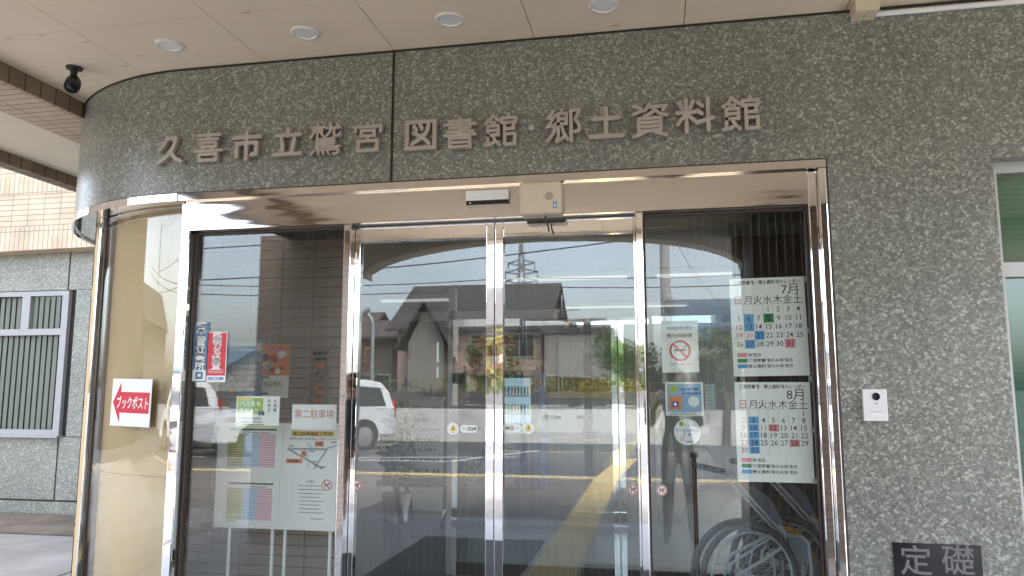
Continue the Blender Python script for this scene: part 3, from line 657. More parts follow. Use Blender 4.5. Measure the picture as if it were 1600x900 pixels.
o = MB().tube([(1.03, -.013, 3.272), (2.0, -.013, 3.274), (4.1, -.013, 3.276)], .0125, 12).build('conduit', M['white']); tag(o, 'white cable conduit running right along top of granite wall', 'conduit')
# chime box and door sensor on the header
a = at(811, 285, -.05); b = at(877, 333, -.05)
t = thing('chime_box', 'cream plastic chime box with round grille above the sliding doors', 'chime box', ((a.x+b.x)/2, .05, b.z))
w, h = b.x-a.x, a.z-b.z
MB().box(-w/2, w/2, -.10, 0, 0, h).build('case', M['cream'], t, bevel=.012, seg=4)
k = MB(); g = at(858, 306, -.05); gx = g.x-(a.x+b.x)/2; gz = g.z-b.z
k.lathe([(0, .0025), (.0, .0025), (.019, .0025), (.020, 0)], (gx, -.1, gz), (0, -1, 0), 28); k.build('grille', mat('grille', (.40,.36,.27), .6), t)
g = at(867, 320, -.05); gx = g.x-(a.x+b.x)/2; gz = g.z-b.z
k = MB(); k.box(gx-.009, gx+.009, -.1012, -.1002, gz-.017, gz+.017, 0); k.box(gx-.004, gx+.004, -.1018, -.1013, gz-.010, gz+.002, 1); k.box(gx-.004, gx+.004, -.1018, -.1013, gz+.006, gz+.010, 1); k.build('label_sticker', [M['blue'], M['white']], t)
MB().tube([(.02, -.06, .01), (.02, -.062, -.02), (.032, -.05, -.05), (.034, -.035, -.075)], .004, 8).build('cable', M['black'], t)
a = at(728, 299, 0); b = at(795, 318, 0)
t = thing('door_sensor', 'slim silver and black door sensor bar left of the cream chime box', 'door sensor', ((a.x+b.x)/2, .05, b.z)); w, h = b.x-a.x, a.z-b.z
MB().box(-w/2, w/2, -.055, 0, h*.30, h).build('case', M['white'], t, bevel=.003)
k = MB(); k.box(-w/2+.002, w/2-.002, -.052, 0, .0, h*.30-.0005, 0); k.box(-w/2+.02, -w/2+.026, -.0526, -.0521, h*.1, h*.2, 1); k.build('sensor_window', [M['black_gloss'], M['white']], t)
# intercom
a = at(1345, 608); b = at(1386, 658)
t = thing('intercom', 'white doorbell intercom with black camera lens on granite wall', 'intercom', ((a.x+b.x)/2, 0, b.z)); w, h = b.x-a.x, a.z-b.z
MB().box(-w/2, w/2, -.026, 0, 0, h).build('case', M['white_gloss'], t, bevel=.004)
k = MB(); k.lathe([(.0165, 0), (.0165, .003), (.013, .004), (.012, .002), (0, .0015)], (.004, -.0262, h*.77), (0, -1, 0), 28); k.build('lens', M['black_gloss'], t)
k = MB(); k.box(-.024, .024, -.0275, -.0262, h*.15, h*.275, 0); k.box(-.024, .024, -.0277, -.0264, h*.285, h*.297, 1); k.build('call_button', [M['white'], M['ink_grey']], t)
k = MB(); k.box(.0, .008, -.0268, -.0262, h*.53, h*.57); k.build('indicator', M['ink_grey'], t)
# corner stone
a = at(1394, 847); b = at(1531, 847)
k = MB(); k.box(a.x, b.x, -.008, .05, .60, a.z, 0)
for ch, q in (('定', (1431, 875)), ('礎', (1497, 875))):
    c = at(*q, -.008); text(k, ch, c.x, c.z, .13, 1, -.0088, off=.008)
o = k.build('cornerstone', [M['plaque'], M['plaque_text']]); tag(o, 'polished black cornerstone with two carved grey characters set low in granite wall', 'cornerstone')
# book return sign on the curved glazing
q = cpt(R(20), RG, 0); best = None
for i in range(400):
    a_ = R(i*.1); p = cpt(a_, RG+.006, 1.4)
    d = p-Vector((0, -CD, CH)); px = 800+CF*d.dot(_r)/d.dot(_f)
    if best is None or abs(px-205) < best[0]: best = (abs(px-205), a_)
aa = best[1]; p = cpt(aa, RG+.014, 0); dist = (p-Vector((0, -CD, 0))).length
tq = (p-Vector((0,-CD,0))).dot(_f.xy.to_3d().normalized())
zz = lambda py: CH + (604.0-py)/CF*tq*1.01
hh = zz(592)-zz(664); ww = hh*1.22
k = MB(); k.box(-ww/2, ww/2, 0, .003, 0, hh, 0)
ar = [(-.46,.5),(-.27,.93),(-.27,.72),(.46,.72),(.46,.28),(-.27,.28),(-.27,.07)]
k.prism([(x*ww, -.0006, z*hh) for x, z in ar], (0, .0004, 0), 1)
text(k, 'ブックポスト', .04*ww, .5*hh, .1, 2, -.0014, w=.80*ww, h=.27*hh, off=.015)
o = k.build('book_return_sign', [M['white'], M['red'], M['white']]); o.location = (p.x, p.y, zz(664)); o.rotation_euler = (0, R(1), -aa)
tag(o, 'white square sign with red left arrow on the beige curved corner', 'sign')

# ------------------------------------------------------------------ notices on the glass
YG = .1075
def calendar(first, ndays, month, colours, red):
    def draw(mb, w, h, y):
        text(mb, '鷲宮図書館・郷土資料館カレンダー', w*.5, h*.955, .02, 1, y, w=w*.88, off=.018)
        text(mb, month, w*.80, h*.875, .058, 1, y, off=0)
        cw = w*.132; x0 = w*.105; rowz = [h*(.775-.0-.0), h*.675, h*.585, h*.50, h*.412, h*.325]
        if month[0] == '8': rowz = [h*.775, h*.685, h*.615, h*.54, h*.465, h*.39, h*.315]
        for i, c in enumerate('日月火水木金土'): text(mb, c, x0+cw*i, h*.775, .044, 2 if i == 0 else 1, y, off=0)
        rect(mb, w*.05, w*.97, h*.728, h*.730, 6, y)
        for n in range(1, ndays+1):
            k_ = first+n-1; c = k_ % 7; r_ = 1+k_//7
            if n in colours:
                dz = (rowz[1]-rowz[2])*.5; rect(mb, x0+cw*c-cw*.5, x0+cw*c+cw*.5, rowz[r_]-dz, rowz[r_]+dz, colours[n], y)
            text(mb, str(n), x0+cw*c, rowz[r_], .034, 2 if n in red else 1, y-.0006, off=.004)
        for i in range(1, 7): rect(mb, x0+cw*(i-.5), x0+cw*(i-.5)+.0008, h*.28, h*.73, 6, y+.0001)
        for i, (ci, tx, ww_) in enumerate(((3, '休館日', .17), (4, '鷲宮図書館のみ休館日', .58), (5, '郷土資料館のみ休館日', .58))):
            z = h*(.215-.057*i); rect(mb, w*.06, w*.19, z-h*.020, z+h*.020, ci, y); text(mb, tx, w*(.20+ww_/2), z, .02, 1, y, w=w*ww_, h=h*.036, off=.018)
    return draw
cm = ['paper', 'ink', 'redtext', 'pink', 'green', 'blue', 'ink_grey']
sheet('calendar', 'upper white wall calendar sheet for July with one green day', 'calendar', (1141, 436), (1266, 588), YG, cm, calendar(3, 31, '7月', {6:5, 13:5, 21:5, 27:5, 8:4, 31:3}, {5, 12, 19, 26, 20}), group='calendar sheets in the right sidelight', tilt=R(-.7))
sheet('calendar', 'lower white wall calendar sheet for August with a long blue column', 'calendar', (1147, 597), (1273, 755), YG, cm, calendar(6, 31, '8月', {3:5, 10:5, 17:5, 24:5, 31:5, 12:3, 28:3}, {2, 9, 16, 23, 30, 11}), group='calendar sheets in the right sidelight', tilt=R(.1))
def tape(px, py, lab):
    p = at(px, py, YG-.0012); o = MB().box(-.013, .013, 0, .0006, -.012, .012).build('tape', M['tape']); o.location = p; tag(o, lab, 'tape', 'clear tape on the calendar corners')
m = mat('tape', (.45,.46,.46), .25)
for px, py, lab in ((1262, 436, 'grey tape at top right corner of the July calendar'), (1266, 517, 'grey tape halfway up the right edge of the July calendar'), (1268, 592, 'grey tape between both calendars at their right edge'), (1272, 672, 'grey tape halfway up the right edge of the August calendar'), (1275, 752, 'grey tape at bottom right corner of the August calendar')): tape(px, py, lab)

def d_nosmoke(mb, w, h, y):
    text(mb, '鷲宮図書館 郷土資料館', w*.5, h*.86, .02, 2, y, w=w*.66); text(mb, '敷地内禁煙', w*.5, h*.71, .04, 1, y, w=w*.68, h=h*.075)
    ringmark(mb, w*.5, h*.42, w*.29, w*.055, 3, y-.0004); rect(mb, w*.34, w*.62, h*.415, h*.445, 1, y); rect(mb, w*.62, w*.66, h*.415, h*.445, 3, y)
    for i in range(3): rect(mb, w*(.58+.03*i), w*(.66+.03*i), h*(.47+.025*i), h*(.48+.025*i), 2, y)
    text(mb, 'ご協力をお願いします', w*.5, h*.16, .02, 2, y, w=w*.66, h=h*.05)
sheet('no_smoking_poster', 'white poster with red ring and bar banning smoking', 'poster', (1033, 502), (1093, 582), YG, ['paper', 'ink', 'ink_grey', 'ringred'], d_nosmoke, tilt=R(-.5))
def d_blue(mb, w, h, y):
    rect(mb, w*.05, w*.95, h*.12, h*.95, 1, y)
    mb.lathe([(0, .0004), (w*.10, .0004)], (w*.22, y, h*.80), (0, -1, 0), 20, 4); mb.lathe([(0, .0004), (w*.14, .0004)], (w*.74, y, h*.42), (0, -1, 0), 20, 0)
    rect(mb, w*.10, w*.42, h*.2, h*.58, 2, y-.0003); rect(mb, w*.18, w*.34, h*.26, h*.42, 3, y-.0006); mb.lathe([(0, .0004), (w*.04, .0004)], (w*.26, y-.0009, h*.34), (0, -1, 0), 16, 0)
    lines(mb, w*.40, w*.95, h*.82, 2, h*.13, h*.07, 3, y-.0003, 5); lines(mb, w*.06, w*.94, h*.10, 2, h*.05, h*.03, 5, y, 6)
sheet('event_poster', 'pale blue poster with orange square below the smoking ban poster', 'poster', (1039, 597), (1100, 650), YG, ['paper', 'posterblue', 'orange', 'secblue', 'lime', 'ink_grey'], d_blue)
a = at(1074, 675, YG); rr = at(1095, 675, YG).x-a.x
k = MB(); k.lathe([(0, 0), (rr, 0), (rr, .001), (0, .001)], (0, .001, 0), (0, -1, 0), 40, 0)
text(k, 'クールスポット', 0, rr*.12, .03, 1, -.0007, w=rr*1.75, h=rr*.24, off=.02); text(k, 'くき', 0, -rr*.20, .03, 1, -.0007, w=rr*.62, h=rr*.26, off=.02)
text(k, 'まちなか避暑', 0, rr*.50, .03, 3, -.0007, w=rr*1.0, h=rr*.15); lines(k, -rr*.55, -rr*.2, -rr*.38, 2, rr*.18, rr*.1, 2, -.0007, 3); lines(k, -rr*.15, rr*.4, -rr*.68, 1, rr*.18, rr*.1, 1, -.0007, 4)
k.lathe([(0, .0003), (rr*.16, .0003)], (-rr*.45, -.0004, rr*.62), (0, -1, 0), 16, 4)
o = k.build('round_sticker', [M['paper'], M['secblue'], M['redtext'], M['road_grey'], M['lime']]); o.location = a; tag(o, 'white round sticker with blue writing right of the right door', 'sticker')
sheet('notice_slip', 'plain grey slip of paper right of the pale blue poster', 'notice', (1101, 600), (1118, 641), YG, ['road_grey', 'ink_grey'], lambda mb, w, h, y: lines(mb, w*.15, w*.85, h*.9, 6, h*.13, h*.05, 1, y, 9))
# left sidelight
def d_cam(mb, w, h, y):
    rect(mb, w*.04, w*.96, h*.13, h*.985, 1, y); vtext(mb, '監視カメラ設置', w*.5, h*.965, w*.50, h*.095, 0, y-.0006, .015)
    for i in range(3): rect(mb, w*.12, w*.88, h*(.24-.03*i), h*(.247-.03*i), 0, y-.0006)
    text(mb, 'SECOM', w*.5, h*.07, .02, 2, y-.0006, w=w*.78, h=h*.065, off=.02)
sheet('security_sticker', 'red vertical sticker with white characters on left sidelight glass', 'sticker', (325, 519), (352, 597), .0965, ['paper', 'red', 'secblue'], d_cam)
def d_pol(mb, w, h, y):
    vtext(mb, '警察官立寄所', w*.5, h*.985, w*.70, h*.128, 1, y, .03); rect(mb, w*.05, w*.95, h*.02, h*.20, 1, y); rect(mb, w*.25, w*.75, h*.05, h*.17, 0, y-.0005); rect(mb, w*.4, w*.62, h*.09, h*.14, 1, y-.0009)
sheet('police_sticker', 'blue vertical sticker with white characters left of the red sticker', 'sticker', (304, 504), (322, 597), .0965, ['steelblue', 'paper'], d_pol)
def d_bus(mb, w, h, y):
    rect(mb, 0, w, 0, h*.035, 1, y); rect(mb, w*.03, w*.62, h*.42, h*.94, 1, y); rect(mb, w*.03, w*.34, h*.86, h*.97, 2, y-.0002)
    text(mb, 'バスまち', w*.32, h*.76, .03, 0, y-.0006, w=w*.50, h=h*.18, off=.04); text(mb, 'スポット', w*.30, h*.55, .03, 0, y-.0006, w=w*.44, h=h*.16, off=.04)
    mb.box(w*.52, w*.66, y-.0008, y-.0004, h*.40, h*.52, 5); mb.lathe([(0,.0003),(w*.025,.0003)], (w*.55, y-.001, h*.40), (0,-1,0), 12, 3); mb.lathe([(0,.0003),(w*.025,.0003)], (w*.63, y-.001, h*.40), (0,-1,0), 12, 3)
    for i, c in enumerate(('お気軽', 'お待ち')): vtext(mb, c, w*(.90-.14*i), h*.92, w*.085, h*.15, 3, y)
    text(mb, '久喜市立鷲宮図書館', w*.33, h*.27, .02, 3, y, w=w*.52, h=h*.08); lines(mb, w*.1, w*.75, h*.17, 2, h*.08, h*.045, 4, y, 8)
sheet('bus_stop_notice', 'white and lime green bus waiting notice above the left board', 'notice', (370, 619), (435.5, 667), YG, ['paper', 'lime', 'yellow', 'ink', 'ink_grey', 'steelblue'], d_bus)
sheet('parking_notice', 'pale sheet with pink parking lettering right of the bus notice', 'notice', (457, 632), (525, 671), YG, ['paper', 'redtext'], lambda mb, w, h, y: text(mb, '第二駐車場', w*.5, h*.62, .03, 1, y, w=w*.88, h=h*.36))
# small round no-pets stickers and the caution discs on the doors
def nopet(px, py, Y, lab):
    a = at(px, py, Y); r_ = at(px+8.5, py, Y).x-a.x
    k = MB(); k.lathe([(0, 0), (r_, 0), (r_, .0008), (0, .0008)], (0, .0008, 0), (0, -1, 0), 28, 0)
    ringmark(k, 0, 0, r_*.94, r_*.17, 1, -.0008); rect(k, -r_*.45, r_*.30, -r_*.12, r_*.20, 2, -.0003); rect(k, r_*.2, r_*.55, r_*.1, r_*.42, 2, -.0003); rect(k, -r_*.4, -r_*.25, -r_*.5, -r_*.1, 2, -.0003); rect(k, r_*.1, r_*.25, -r_*.5, -r_*.1, 2, -.0003)
    o = k.build('prohibition_sticker', [M['paper'], M['ringred'], M['ink_grey']]); o.location = a; tag(o, lab, 'sticker', 'round prohibition stickers on the glass')
nopet(510.5, 758, YG, 'round red ring sticker over the lower right of the notice board')
nopet(557, 758, .1145, 'round red ring sticker at the left edge of the left door')
nopet(989.5, 765, .1145, 'round red ring sticker at right edge of the right door')
nopet(1034, 766, .0965, 'round red ring sticker on sidelight below the white round sticker')
def caution(px, py, px0, px1, lab, lab2, Y=.1145, mm=('paper', 'yellow', 'ink', 'ink_grey'), grp='caution discs on the sliding doors', rpx=9.3):
    a = at(px, py, Y); r_ = at(px+rpx, py, Y).x-a.x
    k = MB(); k.lathe([(0, 0), (r_, 0), (r_, .0008), (0, .0008)], (0, .0008, 0), (0, -1, 0), 32, 0)
    k.prism([(-r_*.6, -.0006, -r_*.32), (r_*.6, -.0006, -r_*.32), (0, -.0006, r_*.68)], (0, .0003, 0), 1); rect(k, -r_*.06, r_*.06, -r_*.08, r_*.35, 2, -.0012); rect(k, -r_*.06, r_*.06, -r_*.24, -r_*.14, 2, -.0012); lines(k, -r_*.4, r_*.4, -r_*.5, 1, .01, r_*.12, 3, -.0006, 2)
    o = k.build('caution_sticker', [M[q] for q in mm]); o.location = a; tag(o, lab, 'sticker', grp)
    b = at(px0, py, Y); c = at(px1, py, Y); w = c.x-b.x; hh_ = r_*.62
    k = MB(); pts_ = [(w-hh_+hh_*math.cos(q), -.0001, hh_*math.sin(q)) for q in [math.pi*(i/8-.5) for i in range(9)]]+[(hh_+hh_*math.cos(q), -.0001, hh_*math.sin(q)) for q in [math.pi*(i/8+.5) for i in range(9)]]
    k.prism(pts_, (0, .0008, 0), 0); fl = px < px0
    text(k, '自動', w*(.78 if fl else .22), 0, .03, 2, -.0006, w=w*.26, h=hh_*.9, off=.02); ringmark(k, w*(.52 if fl else .48), 0, hh_*.5, hh_*.2, 2, -.0006, False); lines(k, w*(.1 if fl else .66), w*(.36 if fl else .9), hh_*.1, 1, .01, hh_*.2, 3, -.0006, 3)
    o = k.build('door_label', [M[q] for q in mm]); o.location = b; tag(o, lab2, 'sticker', grp)
caution(708, 670, 718.5, 747, 'white disc with yellow warning triangle on the left door', 'white rounded label beside warning disc on the left door')
caution(825.5, 669, 786, 815, 'white disc with yellow warning triangle on the right door', 'white rounded label beside warning disc on the right door')
YN = YI-.052
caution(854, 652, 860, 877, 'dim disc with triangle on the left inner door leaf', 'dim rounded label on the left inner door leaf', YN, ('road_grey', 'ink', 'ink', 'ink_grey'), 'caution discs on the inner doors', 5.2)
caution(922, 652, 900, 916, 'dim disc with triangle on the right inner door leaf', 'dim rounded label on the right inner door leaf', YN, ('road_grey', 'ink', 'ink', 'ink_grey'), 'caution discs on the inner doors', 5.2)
sheet('notice_slip', 'small pinkish notice low on the right inner door leaf', 'notice', (911, 672), (937, 690), YN, ['pale_pink', 'ink_grey'], lambda mb, w, h, y: lines(mb, w*.15, w*.85, h*.8, 3, h*.22, h*.1, 1, y, 9))

# ------------------------------------------------------------------ inside, behind the glass
YB = .52
a = at(341, 660, YB); b = at(523, 831, YB)
t = thing('notice_board', 'white freestanding notice board with four sheets behind left sidelight', 'notice board', ((a.x+b.x)/2, YB, 0)); w = b.x-a.x
MB().box(-w/2, w/2, 0, .025, b.z, a.z).build('panel', M['white'], t, bevel=.003)
for px in (353, 421, 441, 512):
    x = at(px, 850, YB).x-(a.x+b.x)/2; MB().tube([(x, .03, a.z-.05), (x, .03, .03), (x, .03, .0)], .0095, 10).build('leg', M['white'], t)
for sx in (-1, 1): MB().bar((sx*w*.42, -.2, .03), (sx*w*.42, .25, .03), .03, .02).build('foot', M['alu'], t)
def d_table(mb, w, h, y):
    rect(mb, w*.16, w*.90, h*.865, h*.905, 1, y); rect(mb, w*.16, w*.30, h*.875, h*.895, 5, y-.0004)
    lines(mb, w*.45, w*.85, h*.83, 1, .01, h*.025, 5, y, 3)
    for i in range(3):
        x0, x1 = w*(.14+.25*i), w*(.385+.25*i)
        rect(mb, x0, x1, h*.12, h*.79, 2+i, y)
        for j in range(13): rect(mb, x0+w*.01, x1-w*.01, h*(.14+.05*j), h*(.143+.05*j)+.002, 0, y-.0004)
    lines(mb, w*.14, w*.3, h*.09, 1, .01, h*.02, 5, y, 4)
tm = ['paper', 'darkgreen', 'olive', 'sky_blue', 'rose', 'ink_grey']
YS = YB-.003
sheet('timetable', 'upper timetable sheet of olive, blue and pink columns on notice board', 'timetable', (344, 662), (440, 740), YS, tm, d_table, group='coloured timetables on the notice board')
sheet('timetable', 'lower timetable sheet of olive, blue and pink columns on notice board', 'timetable', (343, 746), (434, 823), YS, tm, d_table, group='coloured timetables on the notice board')
def d_map(mb, w, h, y):
    rect(mb, w*.14, w*.92, h*.86, h*.98, 2, y); rect(mb, w*.56, w*.62, h*.86, h*.98, 6, y-.0002); text(mb, '第二駐車場のご案内', w*.52, h*.92, .03, 5, y-.0006, w=w*.72, h=h*.09, off=.015)
    text(mb, '満車時は第二駐車場をご利用ください', w*.53, h*.80, .02, 4, y, w=w*.86, h=h*.05, off=.01)
    def road(p, q, ww, mi=1): mb.bar((p[0]*w, y, p[1]*h), (q[0]*w, y, q[1]*h), .0004, ww, mi, up=(0,0,1)) if 0 else seg(p, q, ww, mi)
    def seg(p, q, ww, mi):
        P = Vector((p[0]*w, p[1]*h)); Q = Vector((q[0]*w, q[1]*h)); d = (Q-P).normalized(); nn = Vector((-d.y, d.x))*ww/2
        mb.add([(c.x, y-.0002, c.y) for c in (P+nn, P-nn, Q-nn, Q+nn)], [(0, 1, 2, 3)], mi)
    seg((.08,.56), (.82,.56), .012, 1); seg((.08,.56), (.74,.10), .012, 1); seg((.80,.56), (.58,.10), .010, 1); seg((.40,.72), (.52,.55), .005, 7); seg((.46,.72), (.55,.55), .005, 7); seg((.46,.56), (.46,.10), .005, 7); seg((.80,.58), (.98,.66), .010, 7)
    mb_ = mb
    for (x0, x1, z0, z1) in ((.58,.74,.62,.75), (.33,.43,.38,.52), (.06,.36,.22,.33)): rect(mb_, x0*w, x1*w, z0*h, z1*h, 3, y-.0006); lines(mb_, (x0+.03)*w, (x1-.02)*w, (z0*.35+z1*.65)*h, 1, .01, .05*h, 5, y-.001, int(x0*100))
    for (x0, x1, z) in ((.10,.2,.64), (.48,.58,.52), (.55,.63,.28), (.68,.8,.16), (.86,.98,.74)): lines(mb_, x0*w, x1*w, z*h, 1, .01, .03*h, 4, y-.001, int(z*100))
sheet('map_sheet', 'white sheet with grey street map and yellow heading on notice board', 'map', (444, 672), (527, 740), YS, ['paper', 'road_grey', 'yellow', 'orange', 'navy', 'ink', 'orange', 'sky_blue'], d_map)
sheet('rules_sheet', 'pale sheet of small print at lower right of the notice board', 'notice', (461, 746), (510, 818), YS, ['paper', 'ink_grey'], lambda mb, w, h, y: (text(mb, 'お願い', w*.5, h*.92, .02, 1, y), lines(mb, w*.1, w*.92, h*.83, 8, h*.085, h*.022, 1, y, 21), lines(mb, w*.45, w*.92, h*.1, 1, h*.085, h*.022, 1, y, 22)))
# posters on the partition
YP = 1.297
def d_p1(mb, w, h, y):
    rect(mb, w*.06, w*.94, h*.80, h*.94, 1, y); text(mb, 'こども映画会', w*.5, h*.87, .03, 2, y-.0005, w=w*.6, h=h*.06)
    rg = random.Random(4)
    for i in range(16): mb.lathe([(0, .0004), (rg.uniform(.03, .09)*w, .0004)], (rg.uniform(.1, .9)*w, y, rg.uniform(.08, .72)*h), (0, -1, 0), 16, rg.choice((1, 3, 2, 1)))
    lines(mb, w*.1, w*.9, h*.6, 5, h*.1, h*.03, 2, y-.0006, 31)
sheet('film_poster', 'pale blue spotted poster beside the red sticker, inside the lobby', 'poster', (356, 531), (409, 622), YP, ['posterblue', 'paper', 'navy', 'yellow'], d_p1)
def d_p2(mb, w, h, y):
    rect(mb, 0, w, h*.42, h, 1, y); text(mb, 'お楽しみ会', w*.45, h*.92, .03, 4, y-.0005, w=w*.6, h=h*.1)
    rg = random.Random(9)
    for i in range(12): mb.lathe([(0, .0004), (rg.uniform(.05, .14)*w, .0004)], (rg.uniform(.12, .88)*w, y-.0006, rg.uniform(.48, .84)*h), (0, -1, 0), 16, rg.choice((2, 3, 3, 0)))
    text(mb, '児童無料', w*.42, h*.26, .03, 3, y-.0005, w=w*.7, h=h*.1); lines(mb, 0, w*.3, h*.40, 1, .1, h*.04, 3, y-.0006, 3); lines(mb, 0, w*.3, h*.1, 1, .1, h*.04, 3, y-.0006, 3)
sheet('event_poster', 'orange and white event poster right of the blue spotted poster', 'poster', (411, 538), (450, 622), YP, ['paper', 'orange', 'red', 'navy', 'magenta'], d_p2)
def d_p3(mb, w, h, y):
    lines(mb, w*.1, w*.9, h*.95, 2, h*.1, h*.06, 1, y, 3)
    rg = random.Random(3)
    for i in range(10): rect(mb, w*.1+rg.random()*w*.5, w*.3+rg.random()*w*.6, h*(.05+.07*i), h*(.1+.07*i), rg.choice((2, 3)), y-.0001*i)
sheet('dim_poster', 'tall brown toned poster nearest the left door, dim in the lobby', 'poster', (486, 546), (514, 632), YP, ['wall_tan', 'ink', 'bronze_line', 'orange'], d_p3)

# wheelchairs folded against the lobby wall
def wheelchair(label, dx, dy, full):
    th_ = R(24); P0 = at(1170, 870, 1.62)+Vector((dx, dy, 0)); ax = Vector((math.cos(th_), math.sin(th_), 0)); nn = Vector((-math.sin(th_), math.cos(th_), 0))
    base = Vector((P0.x, P0.y, 0)); Pz = Vector((at(1170,870,1.62).x, 1.62, 0))
    t = thing('wheelchair', label, 'wheelchair', base, 0, 'folded wheelchairs in the lobby')
    def pw(X, Y, off=0.):
        px, py = 1000+X/3, 600+Y/3; d = ray(px, py); o_ = Vector((0, -CD, CH)); s_ = ((Pz-o_).dot(nn))/d.dot(nn); return o_+d*s_-Pz+nn*off
    c = pw(510, 815); rW = .345
    for off in (0, .13):
        for (rad, th2, mt, nm) in ((rW-.022, .021, 'tyre_grey', 'tyre'), (rW-.062, .008, 'chair_frame', 'handrim')):
            k = MB(); cc = Vector((c.x, c.y, rW))+nn*(off+(-.035 if nm == 'handrim' and off == 0 else (.035 if nm == 'handrim' else 0))); k.ring(cc, nn, rad, th2, 44, 8)
            wo = k.build(nm, M[mt], t)
            if nm == 'tyre':
                k = MB()
                for i in range(18):
                    q = 2*math.pi*i/18; k.tube([cc+nn*.02*(-1)**i, cc+(ax*math.cos(q)+Vector((0,0,1))*math.sin(q))*(rad-.01)], .0009, 5)
                k.tube([cc-nn*.035, cc+nn*.035], .022, 12); k.build('spokes', M['chair_frame'], wo)
    fr = MB()
    for off in (.02, .11):
        r_ = .0115
        fr.tube([pw(300,390,off), pw(440,420,off), pw(470,470,off), pw(560,570,off), pw(660,680,off), pw(700,710,off), pw(765,715,off), pw(800,745,off), pw(812,850,off)], r_)
        if off < .1: fr.tube([pw(405,900,off), pw(408,835,off), pw(440,800,off), pw(560,740,off), pw(650,695,off)], r_)
        if off < .1: fr.tube([pw(455,905,off), pw(560,845,off), pw(660,780,off), pw(690,740,off), pw(685,690,off), pw(660,660,off)], r_)
        if off < .1: fr.tube([pw(425,890,off), pw(430,850,off), pw(540,775,off), pw(650,708,off)], r_*.8)
        if off < -1: fr.tube([pw(402,812,off), pw(402,785,off), pw(420,765,off), pw(590,655,off)], r_*.7)
        if off < -1: fr.tube([pw(590,655,off), pw(592,760,off)], r_*.6)
        k = MB(); k.tube([pw(285,387,off), pw(400,412,off)], .019, 12); k.build('hand_grip', M['rubber'], t)
        cc = pw(820, 900, off); k = MB(); k.ring((cc.x, cc.y, .09), nn, .07, .018, 24, 8); k.lathe([(.055, -.01), (.055, .01), (.0, .01)], (cc.x, cc.y, .09), nn, 16); k.build('front_caster', M['tyre_grey'], t)
        fr.tube([pw(812,850,off), Vector((cc.x, cc.y, .1))+nn*.03], r_)
    fr.build('frame', M['chair_frame'], t)
    def cloth(pts, off0, off1, mt, nm):
        n = len(pts); k = MB(); k.prism([pw(*q, off0) for q in pts], nn*(off1-off0)); return k.build(nm, M[mt], t)
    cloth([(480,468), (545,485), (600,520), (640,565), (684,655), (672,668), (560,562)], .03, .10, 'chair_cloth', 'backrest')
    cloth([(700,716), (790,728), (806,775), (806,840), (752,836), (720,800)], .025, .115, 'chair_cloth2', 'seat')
    cloth([(690,668), (760,690), (800,730), (842,822), (824,830), (785,745), (740,712), (694,692)], .04, .14, 'chair_yellow', 'cushion')
    return t
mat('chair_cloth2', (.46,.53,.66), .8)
wheelchair('folded grey framed wheelchair nearest the glass in right sidelight', 0, 0, 1)
wheelchair('second folded wheelchair behind the nearest one, by the dark wall', .27, .36, 0)
# stanchion
t = thing('stanchion', 'thin black post on a flat base left of the wheelchairs', 'stanchion', (at(1087, 830, 2.45).x, 2.3, 0))
MB().tube([(0, 0, .03), (0, 0, 1.02)], .017, 12).build('post', M['black'], t); MB().lathe([(0, 0), (.17, 0), (.17, .012), (.02, .03), (.0, .03)]).build('base', M['black'], t); MB().lathe([(.017, 1.02), (.028, 1.03), (.028, 1.06), (0, 1.07)]).build('cap', M['black'], t)
# dark trestle
Yt = 4.7; p0 = at(604, 812, Yt); t = thing('folding_trestle', 'dark folding metal trestle with slanted legs deep behind the left door', 'trestle', (at(665, 800, Yt).x, Yt, 0))
x_ = at(665, 800, Yt).x
for dy in (0, .35):
    k = MB(); k.bar((at(612,700,Yt).x-x_, dy, at(612,700,Yt).z), (at(628,816,Yt).x-x_, dy, 0.0), .06, .05); k.build('leg', M['black'], t)
    k = MB(); k.bar((at(748,705,Yt).x-x_, dy, at(748,705,Yt).z), (at(688,816,Yt).x-x_, dy, 0.0), .06, .05); k.build('leg', M['black'], t)
z_ = at(660, 757, Yt).z; MB().box(at(590,757,Yt).x-x_, at(725,757,Yt).x-x_, -.03, .38, z_-.025, z_+.025).build('rail', M['black'], t)
# roller banner
Yr = 5.4; a = at(639, 621, Yr); b = at(692, 760, Yr)
t = thing('roller_banner', 'pale roller banner with small print standing behind the left door', 'banner', ((a.x+b.x)/2, Yr, 0)); w = b.x-a.x
k = MB(); k.box(-w/2, w/2, 0, .002, .08, a.z-.02, 0); text(k, '図書館からのお知らせ', 0, a.z-.12, .05, 1, -.001, w=w*.8); lines(k, -w*.4, w*.4, a.z-.25, 6, .12, .05, 2, -.001, 5); k.build('sheet', [M['paper'], M['ink'], M['ink_grey']], t)
MB().box(-w/2-.01, w/2+.01, -.015, .015, a.z-.02, a.z+.01).build('top_bar', M['alu'], t); MB().box(-w/2-.02, w/2+.02, -.08, .08, .0, .08).build('base', M['alu'], t)
